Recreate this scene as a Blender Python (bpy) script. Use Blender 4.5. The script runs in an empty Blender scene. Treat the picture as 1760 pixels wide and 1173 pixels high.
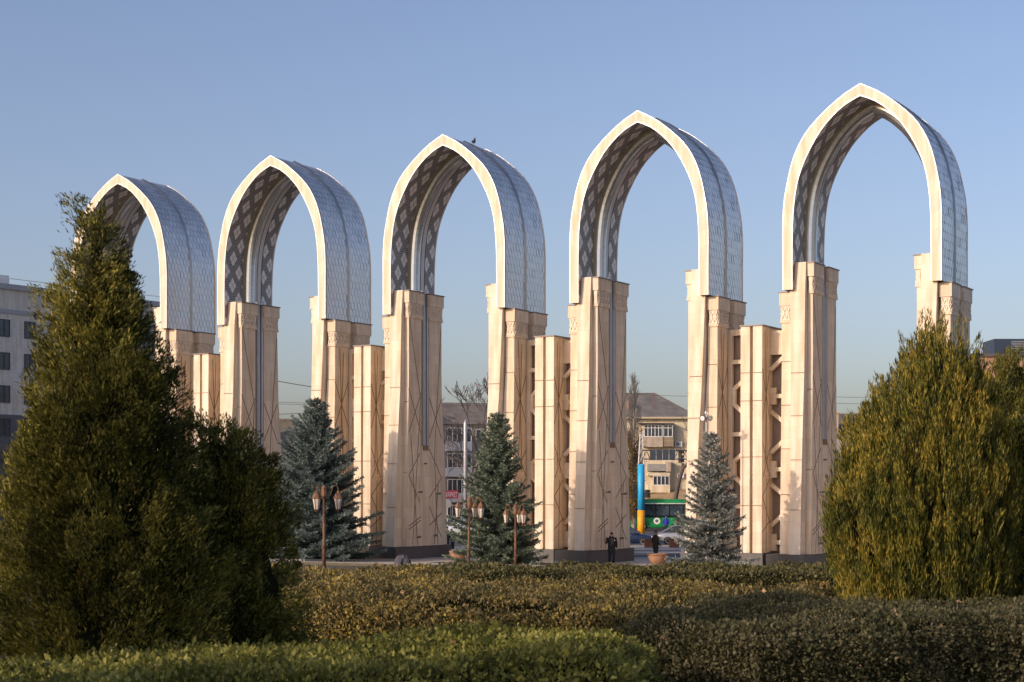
import bpy, math, random
import numpy as np
from mathutils import Vector, Matrix, Euler
R = math.radians
PI = math.pi
rnd = random.Random(7)
rng = np.random.default_rng(11)
S = bpy.context.scene
COL = S.collection
F = 2945.6            # focal length in photo pixels
HZ = 845.0            # photo row of the horizon
CZ = 4.06             # eye height above the forecourt

def at(px, py, D):    # a measured photo position turned into a world position at distance D
    return Vector(((px - 880) / F * D, D, CZ - (py - HZ) / F * D))

# ------------------------------------------------------------------ materials
def nodes(name):
    m = bpy.data.materials.new(name); m.use_nodes = True
    nt = m.node_tree
    return m, nt, nt.nodes, nt.links, nt.nodes['Principled BSDF']

def plain(name, col, rough=.6, metal=0., var=.0, scale=6., spec=.5, bump=0., alpha=None):
    m, nt, N, L, P = nodes(name)
    P.inputs['Roughness'].default_value = rough
    P.inputs['Metallic'].default_value = metal
    P.inputs['Specular IOR Level'].default_value = spec
    if var > 0:
        tc = N.new('ShaderNodeTexCoord'); nz = N.new('ShaderNodeTexNoise')
        nz.inputs['Scale'].default_value = scale; nz.inputs['Detail'].default_value = 6
        nz.inputs['Roughness'].default_value = .65
        L.new(tc.outputs['Object'], nz.inputs['Vector'])
        cr = N.new('ShaderNodeValToRGB')
        cr.color_ramp.elements[0].position = .3; cr.color_ramp.elements[1].position = .7
        cr.color_ramp.elements[0].color = [max(0, c * (1 - var)) for c in col] + [1]
        cr.color_ramp.elements[1].color = [min(1, c * (1 + var)) for c in col] + [1]
        L.new(nz.outputs['Fac'], cr.inputs['Fac']); L.new(cr.outputs['Color'], P.inputs['Base Color'])
        if bump:
            b = N.new('ShaderNodeBump'); b.inputs['Strength'].default_value = bump; b.inputs['Distance'].default_value = .02
            L.new(nz.outputs['Fac'], b.inputs['Height']); L.new(b.outputs['Normal'], P.inputs['Normal'])
    else:
        P.inputs['Base Color'].default_value = list(col) + [1]
    return m

def stone(name, col, w=1.1, h=.62, var=.065, joint=.78, rough=.75):
    # cut stone cladding: slabs with slightly different tones, thin joints, faint run-off stains
    m, nt, N, L, P = nodes(name)
    uv = N.new('ShaderNodeUVMap')
    br = N.new('ShaderNodeTexBrick')
    br.inputs['Scale'].default_value = 1; br.inputs['Brick Width'].default_value = w; br.inputs['Row Height'].default_value = h
    br.inputs['Mortar Size'].default_value = .005; br.inputs['Mortar Smooth'].default_value = .3
    br.inputs['Color1'].default_value = [c * (1 + var) for c in col] + [1]
    br.inputs['Color2'].default_value = [c * (1 - var) for c in col] + [1]
    br.inputs['Mortar'].default_value = [c * joint for c in col] + [1]
    L.new(uv.outputs['UV'], br.inputs['Vector'])
    tc = N.new('ShaderNodeTexCoord')
    mp = N.new('ShaderNodeMapping'); mp.inputs['Scale'].default_value = (2.2, 2.2, .22)
    L.new(tc.outputs['Object'], mp.inputs['Vector'])
    nz = N.new('ShaderNodeTexNoise'); nz.inputs['Scale'].default_value = 1.3; nz.inputs['Detail'].default_value = 7
    L.new(mp.outputs['Vector'], nz.inputs['Vector'])
    cr = N.new('ShaderNodeValToRGB'); cr.color_ramp.elements[0].position = .33; cr.color_ramp.elements[1].position = .62
    cr.color_ramp.elements[0].color = (.82, .73, .62, 1); cr.color_ramp.elements[1].color = (1, 1, 1, 1)
    L.new(nz.outputs['Fac'], cr.inputs['Fac'])
    mx = N.new('ShaderNodeMix'); mx.data_type = 'RGBA'; mx.blend_type = 'MULTIPLY'; mx.inputs['Factor'].default_value = 1.
    L.new(br.outputs['Color'], mx.inputs['A']); L.new(cr.outputs['Color'], mx.inputs['B'])
    L.new(mx.outputs['Result'], P.inputs['Base Color'])
    P.inputs['Roughness'].default_value = rough
    n2 = N.new('ShaderNodeTexNoise'); n2.inputs['Scale'].default_value = 25; L.new(tc.outputs['Object'], n2.inputs['Vector'])
    b = N.new('ShaderNodeBump'); b.inputs['Strength'].default_value = .15; b.inputs['Distance'].default_value = .01
    L.new(n2.outputs['Fac'], b.inputs['Height']); L.new(b.outputs['Normal'], P.inputs['Normal'])
    return m

def leaf(name, cols, scale=3., transl=.25, rough=.6, brown=None, brown_at=.93):
    # foliage: tone varies leaf by leaf and slowly through the crown; a few dead leaves
    m, nt, N, L, P = nodes(name)
    g = N.new('ShaderNodeNewGeometry'); tc = N.new('ShaderNodeTexCoord')
    nz = N.new('ShaderNodeTexNoise'); nz.inputs['Scale'].default_value = scale; nz.inputs['Detail'].default_value = 3
    L.new(tc.outputs['Object'], nz.inputs['Vector'])
    ad = N.new('ShaderNodeMath'); ad.operation = 'ADD'
    ml = N.new('ShaderNodeMath'); ml.operation = 'MULTIPLY_ADD'; ml.inputs[1].default_value = .45; ml.inputs[2].default_value = -.22
    L.new(g.outputs['Random Per Island'], ml.inputs[0]); L.new(ml.outputs[0], ad.inputs[0]); L.new(nz.outputs['Fac'], ad.inputs[1])
    cr = N.new('ShaderNodeValToRGB')
    e = cr.color_ramp.elements
    e[0].position = .28; e[1].position = .75
    e[0].color = list(cols[0]) + [1]; e[1].color = list(cols[-1]) + [1]
    for i, c in enumerate(cols[1:-1]):
        k = e.new(.28 + .47 * (i + 1) / (len(cols) - 1)); k.color = list(c) + [1]
    L.new(ad.outputs[0], cr.inputs['Fac'])
    out = cr.outputs['Color']
    if brown:
        n2 = N.new('ShaderNodeTexNoise'); n2.inputs['Scale'].default_value = scale * 3.1; L.new(tc.outputs['Object'], n2.inputs['Vector'])
        a2 = N.new('ShaderNodeMath'); a2.operation = 'MULTIPLY_ADD'; a2.inputs[1].default_value = .35
        L.new(g.outputs['Random Per Island'], a2.inputs[0]); L.new(n2.outputs['Fac'], a2.inputs[2])
        gt = N.new('ShaderNodeMath'); gt.operation = 'GREATER_THAN'; gt.inputs[1].default_value = brown_at
        L.new(a2.outputs[0], gt.inputs[0])
        mx = N.new('ShaderNodeMix'); mx.data_type = 'RGBA'
        L.new(gt.outputs[0], mx.inputs['Factor']); L.new(out, mx.inputs['A']); mx.inputs['B'].default_value = list(brown) + [1]
        out = mx.outputs['Result']
    L.new(out, P.inputs['Base Color'])
    P.inputs['Roughness'].default_value = rough; P.inputs['Specular IOR Level'].default_value = .3
    if transl:
        t = N.new('ShaderNodeBsdfTranslucent'); L.new(out, t.inputs['Color'])
        ms = N.new('ShaderNodeMixShader'); ms.inputs[0].default_value = transl
        o = N['Material Output']
        L.new(P.outputs[0], ms.inputs[1]); L.new(t.outputs[0], ms.inputs[2]); L.new(ms.outputs[0], o.inputs['Surface'])
    return m

def lattice_soffit(name):
    # perforated dark bands woven round plain metal diamonds; uv in metres (across, along)
    m, nt, N, L, P = nodes(name)
    uv = N.new('ShaderNodeUVMap'); sp = N.new('ShaderNodeSeparateXYZ'); L.new(uv.outputs['UV'], sp.inputs[0])
    def mth(op, a, b=None, c=None):
        n = N.new('ShaderNodeMath'); n.operation = op
        for i, v in enumerate((a, b, c)):
            if v is None: continue
            if hasattr(v, 'node'): L.new(v, n.inputs[i])
            else: n.inputs[i].default_value = v
        return n.outputs[0]
    u = mth('MULTIPLY', sp.outputs[0], 1 / 1.25); v = mth('MULTIPLY', sp.outputs[1], 1 / 1.7)
    p = mth('FRACT', mth('ADD', mth('ADD', u, v), 20.)); q = mth('FRACT', mth('ADD', mth('SUBTRACT', u, v), 20.25))
    cell = mth('MULTIPLY', mth('LESS_THAN', p, .58), mth('LESS_THAN', q, .58))
    # fine line splitting each diamond in four
    lp = mth('LESS_THAN', mth('ABSOLUTE', mth('SUBTRACT', p, .29)), .014)
    lq = mth('LESS_THAN', mth('ABSOLUTE', mth('SUBTRACT', q, .29)), .014)
    line = mth('MAXIMUM', lp, lq)
    plainp = mth('MULTIPLY', cell, mth('SUBTRACT', 1., line))
    vo = N.new('ShaderNodeTexVoronoi'); vo.inputs['Scale'].default_value = 9.; vo.inputs['Randomness'].default_value = .1
    L.new(uv.outputs['UV'], vo.inputs['Vector'])
    hole = mth('LESS_THAN', vo.outputs['Distance'], .36)
    dark = N.new('ShaderNodeMix'); dark.data_type = 'RGBA'; L.new(hole, dark.inputs['Factor'])
    dark.inputs['A'].default_value = (.40, .385, .37, 1); dark.inputs['B'].default_value = (.05, .047, .045, 1)
    mx = N.new('ShaderNodeMix'); mx.data_type = 'RGBA'; L.new(plainp, mx.inputs['Factor'])
    L.new(dark.outputs['Result'], mx.inputs['A']); mx.inputs['B'].default_value = (.80, .77, .74, 1)
    L.new(mx.outputs['Result'], P.inputs['Base Color'])
    P.inputs['Metallic'].default_value = .25; P.inputs['Roughness'].default_value = .5
    return m

def metal_scale(name):
    m, nt, N, L, P = nodes(name)
    g = N.new('ShaderNodeNewGeometry')
    cr = N.new('ShaderNodeValToRGB')
    cr.color_ramp.elements[0].color = (.62, .61, .59, 1); cr.color_ramp.elements[1].color = (.76, .745, .72, 1)
    L.new(g.outputs['Random Per Island'], cr.inputs['Fac']); L.new(cr.outputs['Color'], P.inputs['Base Color'])
    ml = N.new('ShaderNodeMath'); ml.operation = 'MULTIPLY_ADD'; ml.inputs[1].default_value = .12; ml.inputs[2].default_value = .34
    L.new(g.outputs['Random Per Island'], ml.inputs[0]); L.new(ml.outputs[0], P.inputs['Roughness'])
    P.inputs['Metallic'].default_value = .75
    return m

def ribbed(name, col, freq, var=.2, axis=0):
    m, nt, N, L, P = nodes(name)
    uv = N.new('ShaderNodeUVMap')
    wv = N.new('ShaderNodeTexWave'); wv.inputs['Scale'].default_value = freq; wv.inputs['Distortion'].default_value = .4
    wv.bands_direction = 'X' if axis == 0 else 'Y'
    L.new(uv.outputs['UV'], wv.inputs['Vector'])
    nz = N.new('ShaderNodeTexNoise'); nz.inputs['Scale'].default_value = .8; nz.inputs['Detail'].default_value = 6
    L.new(uv.outputs['UV'], nz.inputs['Vector'])
    cr = N.new('ShaderNodeValToRGB'); cr.color_ramp.elements[0].position = .3; cr.color_ramp.elements[1].position = .7
    cr.color_ramp.elements[0].color = [c * (1 - var) for c in col] + [1]; cr.color_ramp.elements[1].color = [c * (1 + var) for c in col] + [1]
    L.new(nz.outputs['Fac'], cr.inputs['Fac']); L.new(cr.outputs['Color'], P.inputs['Base Color'])
    b = N.new('ShaderNodeBump'); b.inputs['Strength'].default_value = .7; b.inputs['Distance'].default_value = .05
    L.new(wv.outputs['Fac'], b.inputs['Height']); L.new(b.outputs['Normal'], P.inputs['Normal'])
    P.inputs['Roughness'].default_value = .85
    return m

M = {}
M['stone'] = stone('limestone', (.745, .645, .515))
M['stone_rim'] = stone('limestone_rim', (.745, .655, .535), w=1.4, h=.9, joint=.85)
M['shade_and_joint_brown'] = plain('shade_and_joint_brown', (.22, .155, .10), .9)  # brown that paints groove shade; joints and brackets share it
M['stone_carved'] = plain('stone_carved', (.73, .63, .505), .8, var=.08, scale=4)
M['granite'] = stone('dark_granite', (.075, .078, .085), w=1.2, h=.8, var=.12, joint=.5, rough=.35)
M['flashing'] = plain('flashing', (.16, .14, .13), .5, .3, var=.2, scale=3)
M['white_metal'] = plain('white_metal', (.78, .76, .74), .35, .1)
M['scale'] = metal_scale('metal_scales')
M['scale_under'] = plain('metal_underlay', (.10, .11, .12), .5, .5)
M['seam'] = plain('seam_metal', (.42, .42, .41), .3, .9, var=.1, scale=2)
M['soffit'] = lattice_soffit('soffit_pattern')
M['soffit_plain'] = plain('soffit_plain', (.66, .63, .60), .5, .25, var=.06, scale=2)
M['steel'] = plain('polished_steel', (.50, .53, .56), .25, .9, var=.12, scale=1.2)
M['gold'] = plain('bronze_trim', (.42, .36, .24), .4, .6)
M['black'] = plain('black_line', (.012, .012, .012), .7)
M['recess'] = plain('lattice_backing', (.25, .19, .16), .6, var=.15, scale=1.)
M['pipe'] = plain('grey_pipe', (.42, .42, .43), .4, .5, var=.1, scale=2)
M['rust'] = plain('rusty_steel', (.115, .055, .032), .8, .2, var=.5, scale=5)
M['rust_light'] = plain('faded_rust', (.19, .10, .055), .8, .1, var=.5, scale=7)
M['lampglass'] = plain('frosted_glass', (.58, .53, .45), .35, var=.12, scale=12)
M['pave'] = stone('paving', (.52, .475, .42), w=.6, h=.6, var=.05, joint=.75)
M['asphalt'] = plain('asphalt', (.075, .078, .085), .9, var=.2, scale=1.5)
M['pale_line'] = plain('pale_kerbstone', (.52, .50, .47), .85, var=.12, scale=3)
M['kerb'] = plain('kerb_concrete', (.24, .23, .215), .9, var=.2, scale=3)
M['grass'] = plain('dry_grass', (.24, .185, .075), .95, var=.45, scale=4, bump=.5)
M['soil'] = plain('soil', (.085, .07, .045), .95, var=.4, scale=2, bump=.5)
M['bark'] = plain('bark', (.11, .085, .065), .9, var=.3, scale=8)
M['bark_grey'] = plain('grey_bark', (.17, .15, .135), .9, var=.3, scale=4)
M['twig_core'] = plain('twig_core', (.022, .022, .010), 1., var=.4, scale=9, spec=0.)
M['glass'] = plain('window_glass', (.05, .06, .075), .12, var=.5, scale=.6)
M['frame_white'] = plain('white_frame', (.75, .75, .74), .5)
M['dry_leaf'] = plain('dry_leaf', (.42, .25, .13), .8, var=.4, scale=20)
M['tyre'] = plain('tyre', (.02, .02, .02), .85)
M['rim'] = plain('alloy', (.5, .5, .52), .3, .8)

# ------------------------------------------------------------------ mesh helpers
class MB:
    def __init__(s): s.v = []; s.f = []; s.uv = {}
    def add(s, vs, fs, uvs=None):
        o = len(s.v); s.v += [tuple(v) for v in vs]
        for k, f in enumerate(fs):
            if uvs: s.uv[len(s.f)] = [uvs[i] for i in f]
            s.f.append([o + i for i in f])
        return s
    def box(s, x0, x1, y0, y1, z0, z1):
        return s.hexa([(x0, y0), (x1, y0), (x1, y1), (x0, y1)], z0, [(x0, y0), (x1, y0), (x1, y1), (x0, y1)], z1)
    def hexa(s, b, z0, t, z1):      # frustum between two outlines
        n = len(b)
        vs = [(p[0], p[1], z0) for p in b] + [(p[0], p[1], z1) for p in t]
        fs = [[n - 1 - i for i in range(n)], [n + i for i in range(n)]]
        fs += [[i, (i + 1) % n, n + (i + 1) % n, n + i] for i in range(n)]
        return s.add(vs, fs)
    def loft(s, rings, cap=True, closed=True):
        n = len(rings[0]); vs = [p for r in rings for p in r]; fs = []
        for k in range(len(rings) - 1):
            for i in range(n if closed else n - 1):
                j = (i + 1) % n
                fs.append([k * n + i, k * n + j, (k + 1) * n + j, (k + 1) * n + i])
        if cap and closed:
            fs.append([n - 1 - i for i in range(n)]); fs.append([(len(rings) - 1) * n + i for i in range(n)])
        return s.add(vs, fs)
    def tube(s, pts, rad, n=8, cap=True):
        pts = [Vector(p) for p in pts]
        if not hasattr(rad, '__len__'): rad = [rad] * len(pts)
        rings = []; ref = None
        for i, p in enumerate(pts):
            d = (pts[min(i + 1, len(pts) - 1)] - pts[max(i - 1, 0)])
            d = d.normalized() if d.length > 1e-9 else Vector((0, 0, 1))
            if ref is None: ref = Vector((1, 0, 0)) if abs(d.x) < .8 else Vector((0, 1, 0))
            a = (ref - d * ref.dot(d)).normalized(); b = d.cross(a); ref = a
            rings.append([p + (a * math.cos(2 * PI * k / n) + b * math.sin(2 * PI * k / n)) * rad[i] for k in range(n)])
        return s.loft(rings, cap)
    def ellipsoid(s, c, r, nu=10, nv=7):
        rings = []
        for j in range(nv + 1):
            t = PI * (j + .02) / (nv + .04) - PI / 2
            rings.append([(c[0] + r[0] * math.cos(t) * math.cos(2 * PI * i / nu), c[1] + r[1] * math.cos(t) * math.sin(2 * PI * i / nu), c[2] + r[2] * math.sin(t)) for i in range(nu)])
        return s.loft(rings)
    def strip(s, p, q, w, n, h):    # a thin bar from p to q lying on a face of outward normal n
        p = Vector(p); q = Vector(q); n = Vector(n).normalized(); d = (q - p).normalized(); t = n.cross(d) * w / 2
        a = [p - t, p + t, q + t, q - t]
        return s.add([v - n * .004 for v in a] + [v + n * h for v in a], [[3, 2, 1, 0], [4, 5, 6, 7], [0, 1, 5, 4], [1, 2, 6, 5], [2, 3, 7, 6], [3, 0, 4, 7]])
    def grid(s, P, uvs=None, flip=False):
        n = len(P); m = len(P[0]); vs = [p for r in P for p in r]
        fs = [[i * m + j, i * m + j + 1, (i + 1) * m + j + 1, (i + 1) * m + j] for i in range(n - 1) for j in range(m - 1)]
        if flip: fs = [f[::-1] for f in fs]
        return s.add(vs, fs, [u for r in uvs for u in r] if uvs else None)
    def mesh(s, name, mat, smooth=False):
        me = bpy.data.meshes.new(name); me.from_pydata([tuple(v) for v in s.v], [], s.f)
        me.materials.append(mat)
        uv = me.uv_layers.new(name='UVMap')
        for p in me.polygons:
            n = p.normal
            c = s.uv.get(p.index)
            for k, li in enumerate(p.loop_indices):
                if c: uv.data[li].uv = c[k]; continue
                v = me.vertices[me.loops[li].vertex_index].co
                if abs(n.z) > .8: uv.data[li].uv = (v.x, v.y)
                elif abs(n.x) > abs(n.y): uv.data[li].uv = (v.y + .31, v.z)
                else: uv.data[li].uv = (v.x, v.z)
        if smooth: me.polygons.foreach_set('use_smooth', [True] * len(me.polygons))
        me.update(); return me
    def build(s, name, mat, parent=None, smooth=False):
        return put(name, s.mesh(name, mat, smooth), parent)

def put(name, me, parent=None):
    o = bpy.data.objects.new(name, me); COL.objects.link(o)
    if parent: o.parent = parent
    return o
def tag(o, label=None, cat=None, group=None, kind=None):
    if label: o['label'] = label
    if cat: o['category'] = cat
    if group: o['group'] = group
    if kind: o['kind'] = kind
    return o
def empty(name, label, cat, loc=(0, 0, 0), rz=0, group=None):
    o = bpy.data.objects.new(name, None); COL.objects.link(o); o.location = loc; o.rotation_euler = (0, 0, rz)
    o.empty_display_size = .3
    return tag(o, label, cat, group)
def copy_tree(o, parent=None):
    c = o.copy(); COL.objects.link(c)
    if parent: c.parent = parent
    for ch in list(o.children): copy_tree(ch, c)
    return c
def quads(name, V, mat, parent=None, nv=4):
    # V: (n, nv, 3) loose faces
    n = len(V); me = bpy.data.meshes.new(name)
    me.vertices.add(n * nv); me.vertices.foreach_set('co', np.ascontiguousarray(V, dtype=np.float32).ravel())
    me.loops.add(n * nv); me.loops.foreach_set('vertex_index', np.arange(n * nv, dtype=np.int32))
    me.polygons.add(n); me.polygons.foreach_set('loop_start', np.arange(0, n * nv, nv, dtype=np.int32))
    me.materials.append(mat); me.update(calc_edges=True); me.validate()
    return put(name, me, parent)

# ------------------------------------------------------------------ camera, sky, sun
cam = bpy.data.cameras.new('camera'); co = bpy.data.objects.new('camera', cam); COL.objects.link(co)
co.location = (0, 0, CZ); co.rotation_euler = (PI / 2, 0, 0)
cam.sensor_width = 36; cam.lens = F / 1760 * 36; cam.shift_y = (HZ - 586.5) / 1760
cam.clip_start = .1; cam.clip_end = 9000
cam.dof.use_dof = True; cam.dof.focus_distance = 92; cam.dof.aperture_fstop = 11.0
S.camera = co
LX, LY, EL = .81, .586, R(19.0)
w = bpy.data.worlds.new('World'); S.world = w; w.use_nodes = True
sky = w.node_tree.nodes.new('ShaderNodeTexSky'); sky.sky_type = 'NISHITA'; sky.sun_disc = False
sky.sun_elevation = EL; sky.sun_rotation = math.atan2(-LX, -LY)
sky.altitude = 800; sky.air_density = 1.0; sky.dust_density = 5.0; sky.ozone_density = 1.0
bg = w.node_tree.nodes['Background']; bg.inputs['Strength'].default_value = .109
tn = w.node_tree.nodes.new('ShaderNodeMix'); tn.data_type = 'RGBA'; tn.blend_type = 'MULTIPLY'; tn.inputs['Factor'].default_value = 1
tn.inputs['B'].default_value = (1.01, .958, 1.07, 1)     # winter smog: a little more lavender than clean air
w.node_tree.links.new(sky.outputs[0], tn.inputs['A']); w.node_tree.links.new(tn.outputs['Result'], bg.inputs[0])
sl = bpy.data.lights.new('sun', 'SUN'); sl.energy = 2.0; sl.angle = R(.5); sl.color = (1, .80, .64)
so = bpy.data.objects.new('sun', sl); COL.objects.link(so)
so.rotation_euler = Vector((LX * math.cos(EL), LY * math.cos(EL), -math.sin(EL))).to_track_quat('-Z', 'Y').to_euler()
S.view_settings.view_transform = 'Standard'; S.view_settings.look = 'None'; S.view_settings.exposure = .56; S.view_settings.gamma = 1

# ------------------------------------------------------------------ ground
ZQ = [(-1e4, 2.4), (16, 2.4), (29, 2.1), (45, 1.75), (63.7, .99), (78.8, .47), (92, .05), (94.5, 0), (1e5, 0)]
def gz(x, y):
    q = y + .573 * max(-60, min(60, x))
    return float(np.interp(q, [a for a, b in ZQ], [b for a, b in ZQ]))
ys = [-60, -10, 0, 8, 14, 18, 22, 27, 32, 38, 44, 50, 56, 62, 68, 72, 76, 80, 84, 88, 92, 96, 100, 106, 115, 130, 160, 200, 300, 600, 1500, 5000]
xs = [-5000, -1500, -500, -200, -100, -60, -40, -30, -24, -20, -16, -12, -8, -4, 0, 4, 8, 12, 16, 20, 24, 30, 40, 60, 100, 200, 500, 1500, 5000]
g = MB(); g.grid([[(x, y, gz(x, y)) for x in xs] for y in ys])
tag(g.build('ground', M['soil']), kind='structure')

def sheet(name, outline, dz, mat, kind='structure', n=24):
    # a surface laid on the terrain: outline = (near edge points, far edge points)
    near, far = outline; P = []
    for k in range(9):
        t = k / 8; row = []
        for (a, b) in zip(near, far):
            x = a[0] + (b[0] - a[0]) * t; y = a[1] + (b[1] - a[1]) * t
            row.append((x, y, gz(x, y) + dz))
        P.append(row)
    m = MB(); m.grid(P); return tag(m.build(name, mat), kind=kind)
xl = [-60, -40, -30, -24, -18, -14, -10, -6, -2, 2, 6, 10, 14, 18, 24, 30, 40, 60]
sheet('plaza', ([(x, 86 - .45 * max(-30, min(30, x))) for x in xl], [(x, 116) for x in xl]), .02, M['pave'])
sheet('drive', ([(x, 104.8) for x in xl], [(x, 111.5) for x in xl]), .05, M['asphalt'])
sheet('drive_edge_line', ([(x, 103.6) for x in xl], [(x, 104.6) for x in xl]), .05, M['pale_line'])
sheet('drive_edge_line', ([(x, 111.8) for x in xl], [(x, 112.6) for x in xl]), .05, M['pale_line'])
sheet('pavement', ([(x, 116.1) for x in xl], [(x, 125) for x in xl]), .06, M['pave'])
xw = [-400, -200, -60, -30, 0, 30, 60, 200, 400]
sheet('road', ([(x, 126) for x in xw], [(x, 186) for x in xw]), .03, M['asphalt'])
for yy in (141, 156, 170):
    for k in range(-8, 9):
        sheet('lane_marking', ([(k * 7, yy), (k * 7 + 3, yy)], [(k * 7, yy + .2), (k * 7 + 3, yy + .2)]), .045, M['pale_line'])
m = MB(); m.box(-200, 200, 125, 125.4, 0, .16); tag(m.build('roadside_kerb', M['kerb']), kind='structure')

# planting beds with kerbs round the spruces
def bed(name, poly, lbl=None):
    top = MB(); n = len(poly)
    zs = [gz(*p) for p in poly]
    top.add([(p[0], p[1], z + .09) for p, z in zip(poly, zs)], [list(range(n))])
    tag(top.build('lawn', M['grass']), kind='structure')
    k = MB()
    for i in range(n):
        a = Vector((*poly[i], zs[i])); b = Vector((*poly[(i + 1) % n], zs[(i + 1) % n])); d = (b - a).normalized(); o = Vector((d.y, -d.x, 0)) * .14
        k.add([a - Vector((0, 0, .1)), b - Vector((0, 0, .1)), b + o - Vector((0, 0, .1)), a + o - Vector((0, 0, .1)), a + Vector((0, 0, .13)), b + Vector((0, 0, .13)), b + o + Vector((0, 0, .13)), a + o + Vector((0, 0, .13))],
              [[0, 1, 2, 3], [7, 6, 5, 4], [4, 5, 1, 0], [5, 6, 2, 1], [6, 7, 3, 2], [7, 4, 0, 3]])
    tag(k.build('kerb', M['kerb']), kind='structure')
bed('b', [(-11.6, 95.2), (-6.2, 99.4), (-6.6, 101.5), (-9.2, 105.4), (-16, 104), (-14.5, 97)])
bed('b', [(-4.3, 89.2), (4.3, 88.4), (3.6, 93.2), (-.5, 95.6), (-3.9, 94.4)])
bed('b', [(6.9, 84.4), (13.6, 82.6), (13.2, 87.4), (7.6, 90.2)])
# foreground lawn in front of the plaza
m = MB(); P = []
for k in range(8):
    y0 = 76 + k * 1.6
    P.append([(x, y0 - .45 * x, gz(x, y0 - .45 * x) + .012) for x in (-14, -10, -6, -3, 0, 3, 6, 10, 14)])
m.grid(P); tag(m.build('lawn', M['grass']), kind='structure')

# ------------------------------------------------------------------ the pointed arches
T = 4.89
OUT = [(4.17, 14.6), (4.17, 16.6), (4.17, 18.1), (4.09, 19.25), (3.95, 20.05), (3.72, 21.03), (3.40, 21.88), (2.91, 22.69), (2.36, 23.28), (1.68, 23.87), (.90, 24.43), (0, 24.90)]
INN = [(3.68, 14.6), (3.68, 16.6), (3.66, 17.8), (3.59, 18.98), (3.40, 20.16), (3.05, 21.16), (2.55, 22.11), (1.95, 22.96), (1.17, 23.70), (0.6, 24.06), (0, 24.32)]
def resample(P, n):
    P = np.array(P); d = np.r_[0, np.cumsum(np.hypot(*np.diff(P, axis=0).T))]
    # smooth through the measured points
    t = np.linspace(0, d[-1], n); res = []
    for q in t:
        i = min(max(np.searchsorted(d, q) - 1, 0), len(P) - 2)
        p0 = P[max(i - 1, 0)]; p1 = P[i]; p2 = P[i + 1]; p3 = P[min(i + 2, len(P) - 1)]
        u = (q - d[i]) / (d[i + 1] - d[i])
        m1 = (p2 - p0) / 2 if i > 0 else p2 - p1
        m2 = (p3 - p1) / 2 if i < len(P) - 2 else p2 - p1
        res.append((2 * u**3 - 3 * u**2 + 1) * p1 + (u**3 - 2 * u**2 + u) * m1 + (-2 * u**3 + 3 * u**2) * p2 + (u**3 - u**2) * m2)
    return np.array(res), t
NO = 26
po, so_len = resample(OUT, NO); pi_, si_len = resample(INN, NO)
def normals(P, sign):
    tg = np.gradient(P, axis=0); tg /= np.linalg.norm(tg, axis=1)[:, None]
    n = np.c_[tg[:, 1], -tg[:, 0]] * sign
    a = n[-1]; n[-1] = np.array([0, 1.0 * sign * (1 if a[1] * sign >= 0 else -1)]) / max(.3, abs(a[1]))
    return n
no = normals(po, 1); ni = -normals(pi_, 1)
def full(P): return np.vstack([P * [1, 1], (P * [-1, 1])[-2::-1]])
def fulln(Nn): return np.vstack([Nn, (Nn * [-1, 1])[-2::-1]])
OP = full(po); IP = full(pi_); ON = fulln(no); IN = fulln(ni)
OL = np.r_[0, np.cumsum(np.hypot(*np.diff(OP, axis=0).T))]; IL = np.r_[0, np.cumsum(np.hypot(*np.diff(IP, axis=0).T))]
def sweep(mb, base, nrm, prof, L, closed=False):
    # prof: list of (b, offset along normal)
    P = [[(p[0] + n[0] * o, b, p[1] + n[1] * o) for (b, o) in prof] for p, n in zip(base, nrm)]
    cum = [0]
    for (b0, o0), (b1, o1) in zip(prof, prof[1:]): cum.append(cum[-1] + math.hypot(b1 - b0, o1 - o0))
    UV = [[(prof[0][0] + c, l) for c in cum] for l in L]
    if closed:
        for r, u in zip(P, UV): r.append(r[0]); u.append(u[0])
    mb.grid(P, UV); return mb

C0 = {1: (-25.93, 112.68), 2: (-15.0, 106.42), 3: (-4.06, 100.15), 4: (6.87, 93.88), 5: (17.8, 87.62)}
TH = .5204
ARCH_LABEL = {1: 'leftmost and farthest pointed arch, its left leg hidden behind the tall dark conifer',
              2: 'second pointed arch from the left, rising behind the broadest blue spruce',
              3: 'middle pointed arch of five, with a small bird perched on its ridge',
              4: 'second pointed arch from the right, with the green bus seen through it',
              5: 'rightmost and nearest pointed arch, right leg standing behind the olive conifer'}
GA = 'pointed monument arches standing in a row'
arch = empty('monument_arch', ARCH_LABEL[5], 'arch', group=GA)

def rim(b0, b1):
    m = MB(); n = len(OP)
    for (ba, flip) in ((b0, False), (b1, True)):
        P = [[(IP[i][0], ba, IP[i][1]), (OP[i][0], ba, OP[i][1])] for i in range(n)]
        # uv along the arch so the slabs follow the curve
        m.grid(P, [[(0, OL[i]), (.5, OL[i])] for i in range(n)], flip)
    for base in (IP, OP):
        m.grid([[(base[i][0], b0, base[i][1]), (base[i][0], b1, base[i][1])] for i in range(n)], [[(0, OL[i]), (b1 - b0, OL[i])] for i in range(n)], base is OP)
    for i in (0, n - 1):
        m.add([(IP[i][0], b0, IP[i][1]), (OP[i][0], b0, OP[i][1]), (OP[i][0], b1, OP[i][1]), (IP[i][0], b1, IP[i][1])], [[0, 1, 2, 3]])
    return m
rim(0, .14).build('stone_rim', M['stone_rim'], arch)
rim(T - .14, T).build('stone_rim', M['stone_rim'], arch)
for bb in (-.012, T - .05):
    m = MB()
    for base, nrm, sg in ((OP, ON, 1), (IP, IN, 1)):
        sweep(m, base, nrm, [(bb, -.02), (bb, .032), (bb + .06, .032), (bb + .06, -.02), (bb, -.02)], OL)
    m.build('rim_edging', M['white_metal'], arch)
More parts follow.
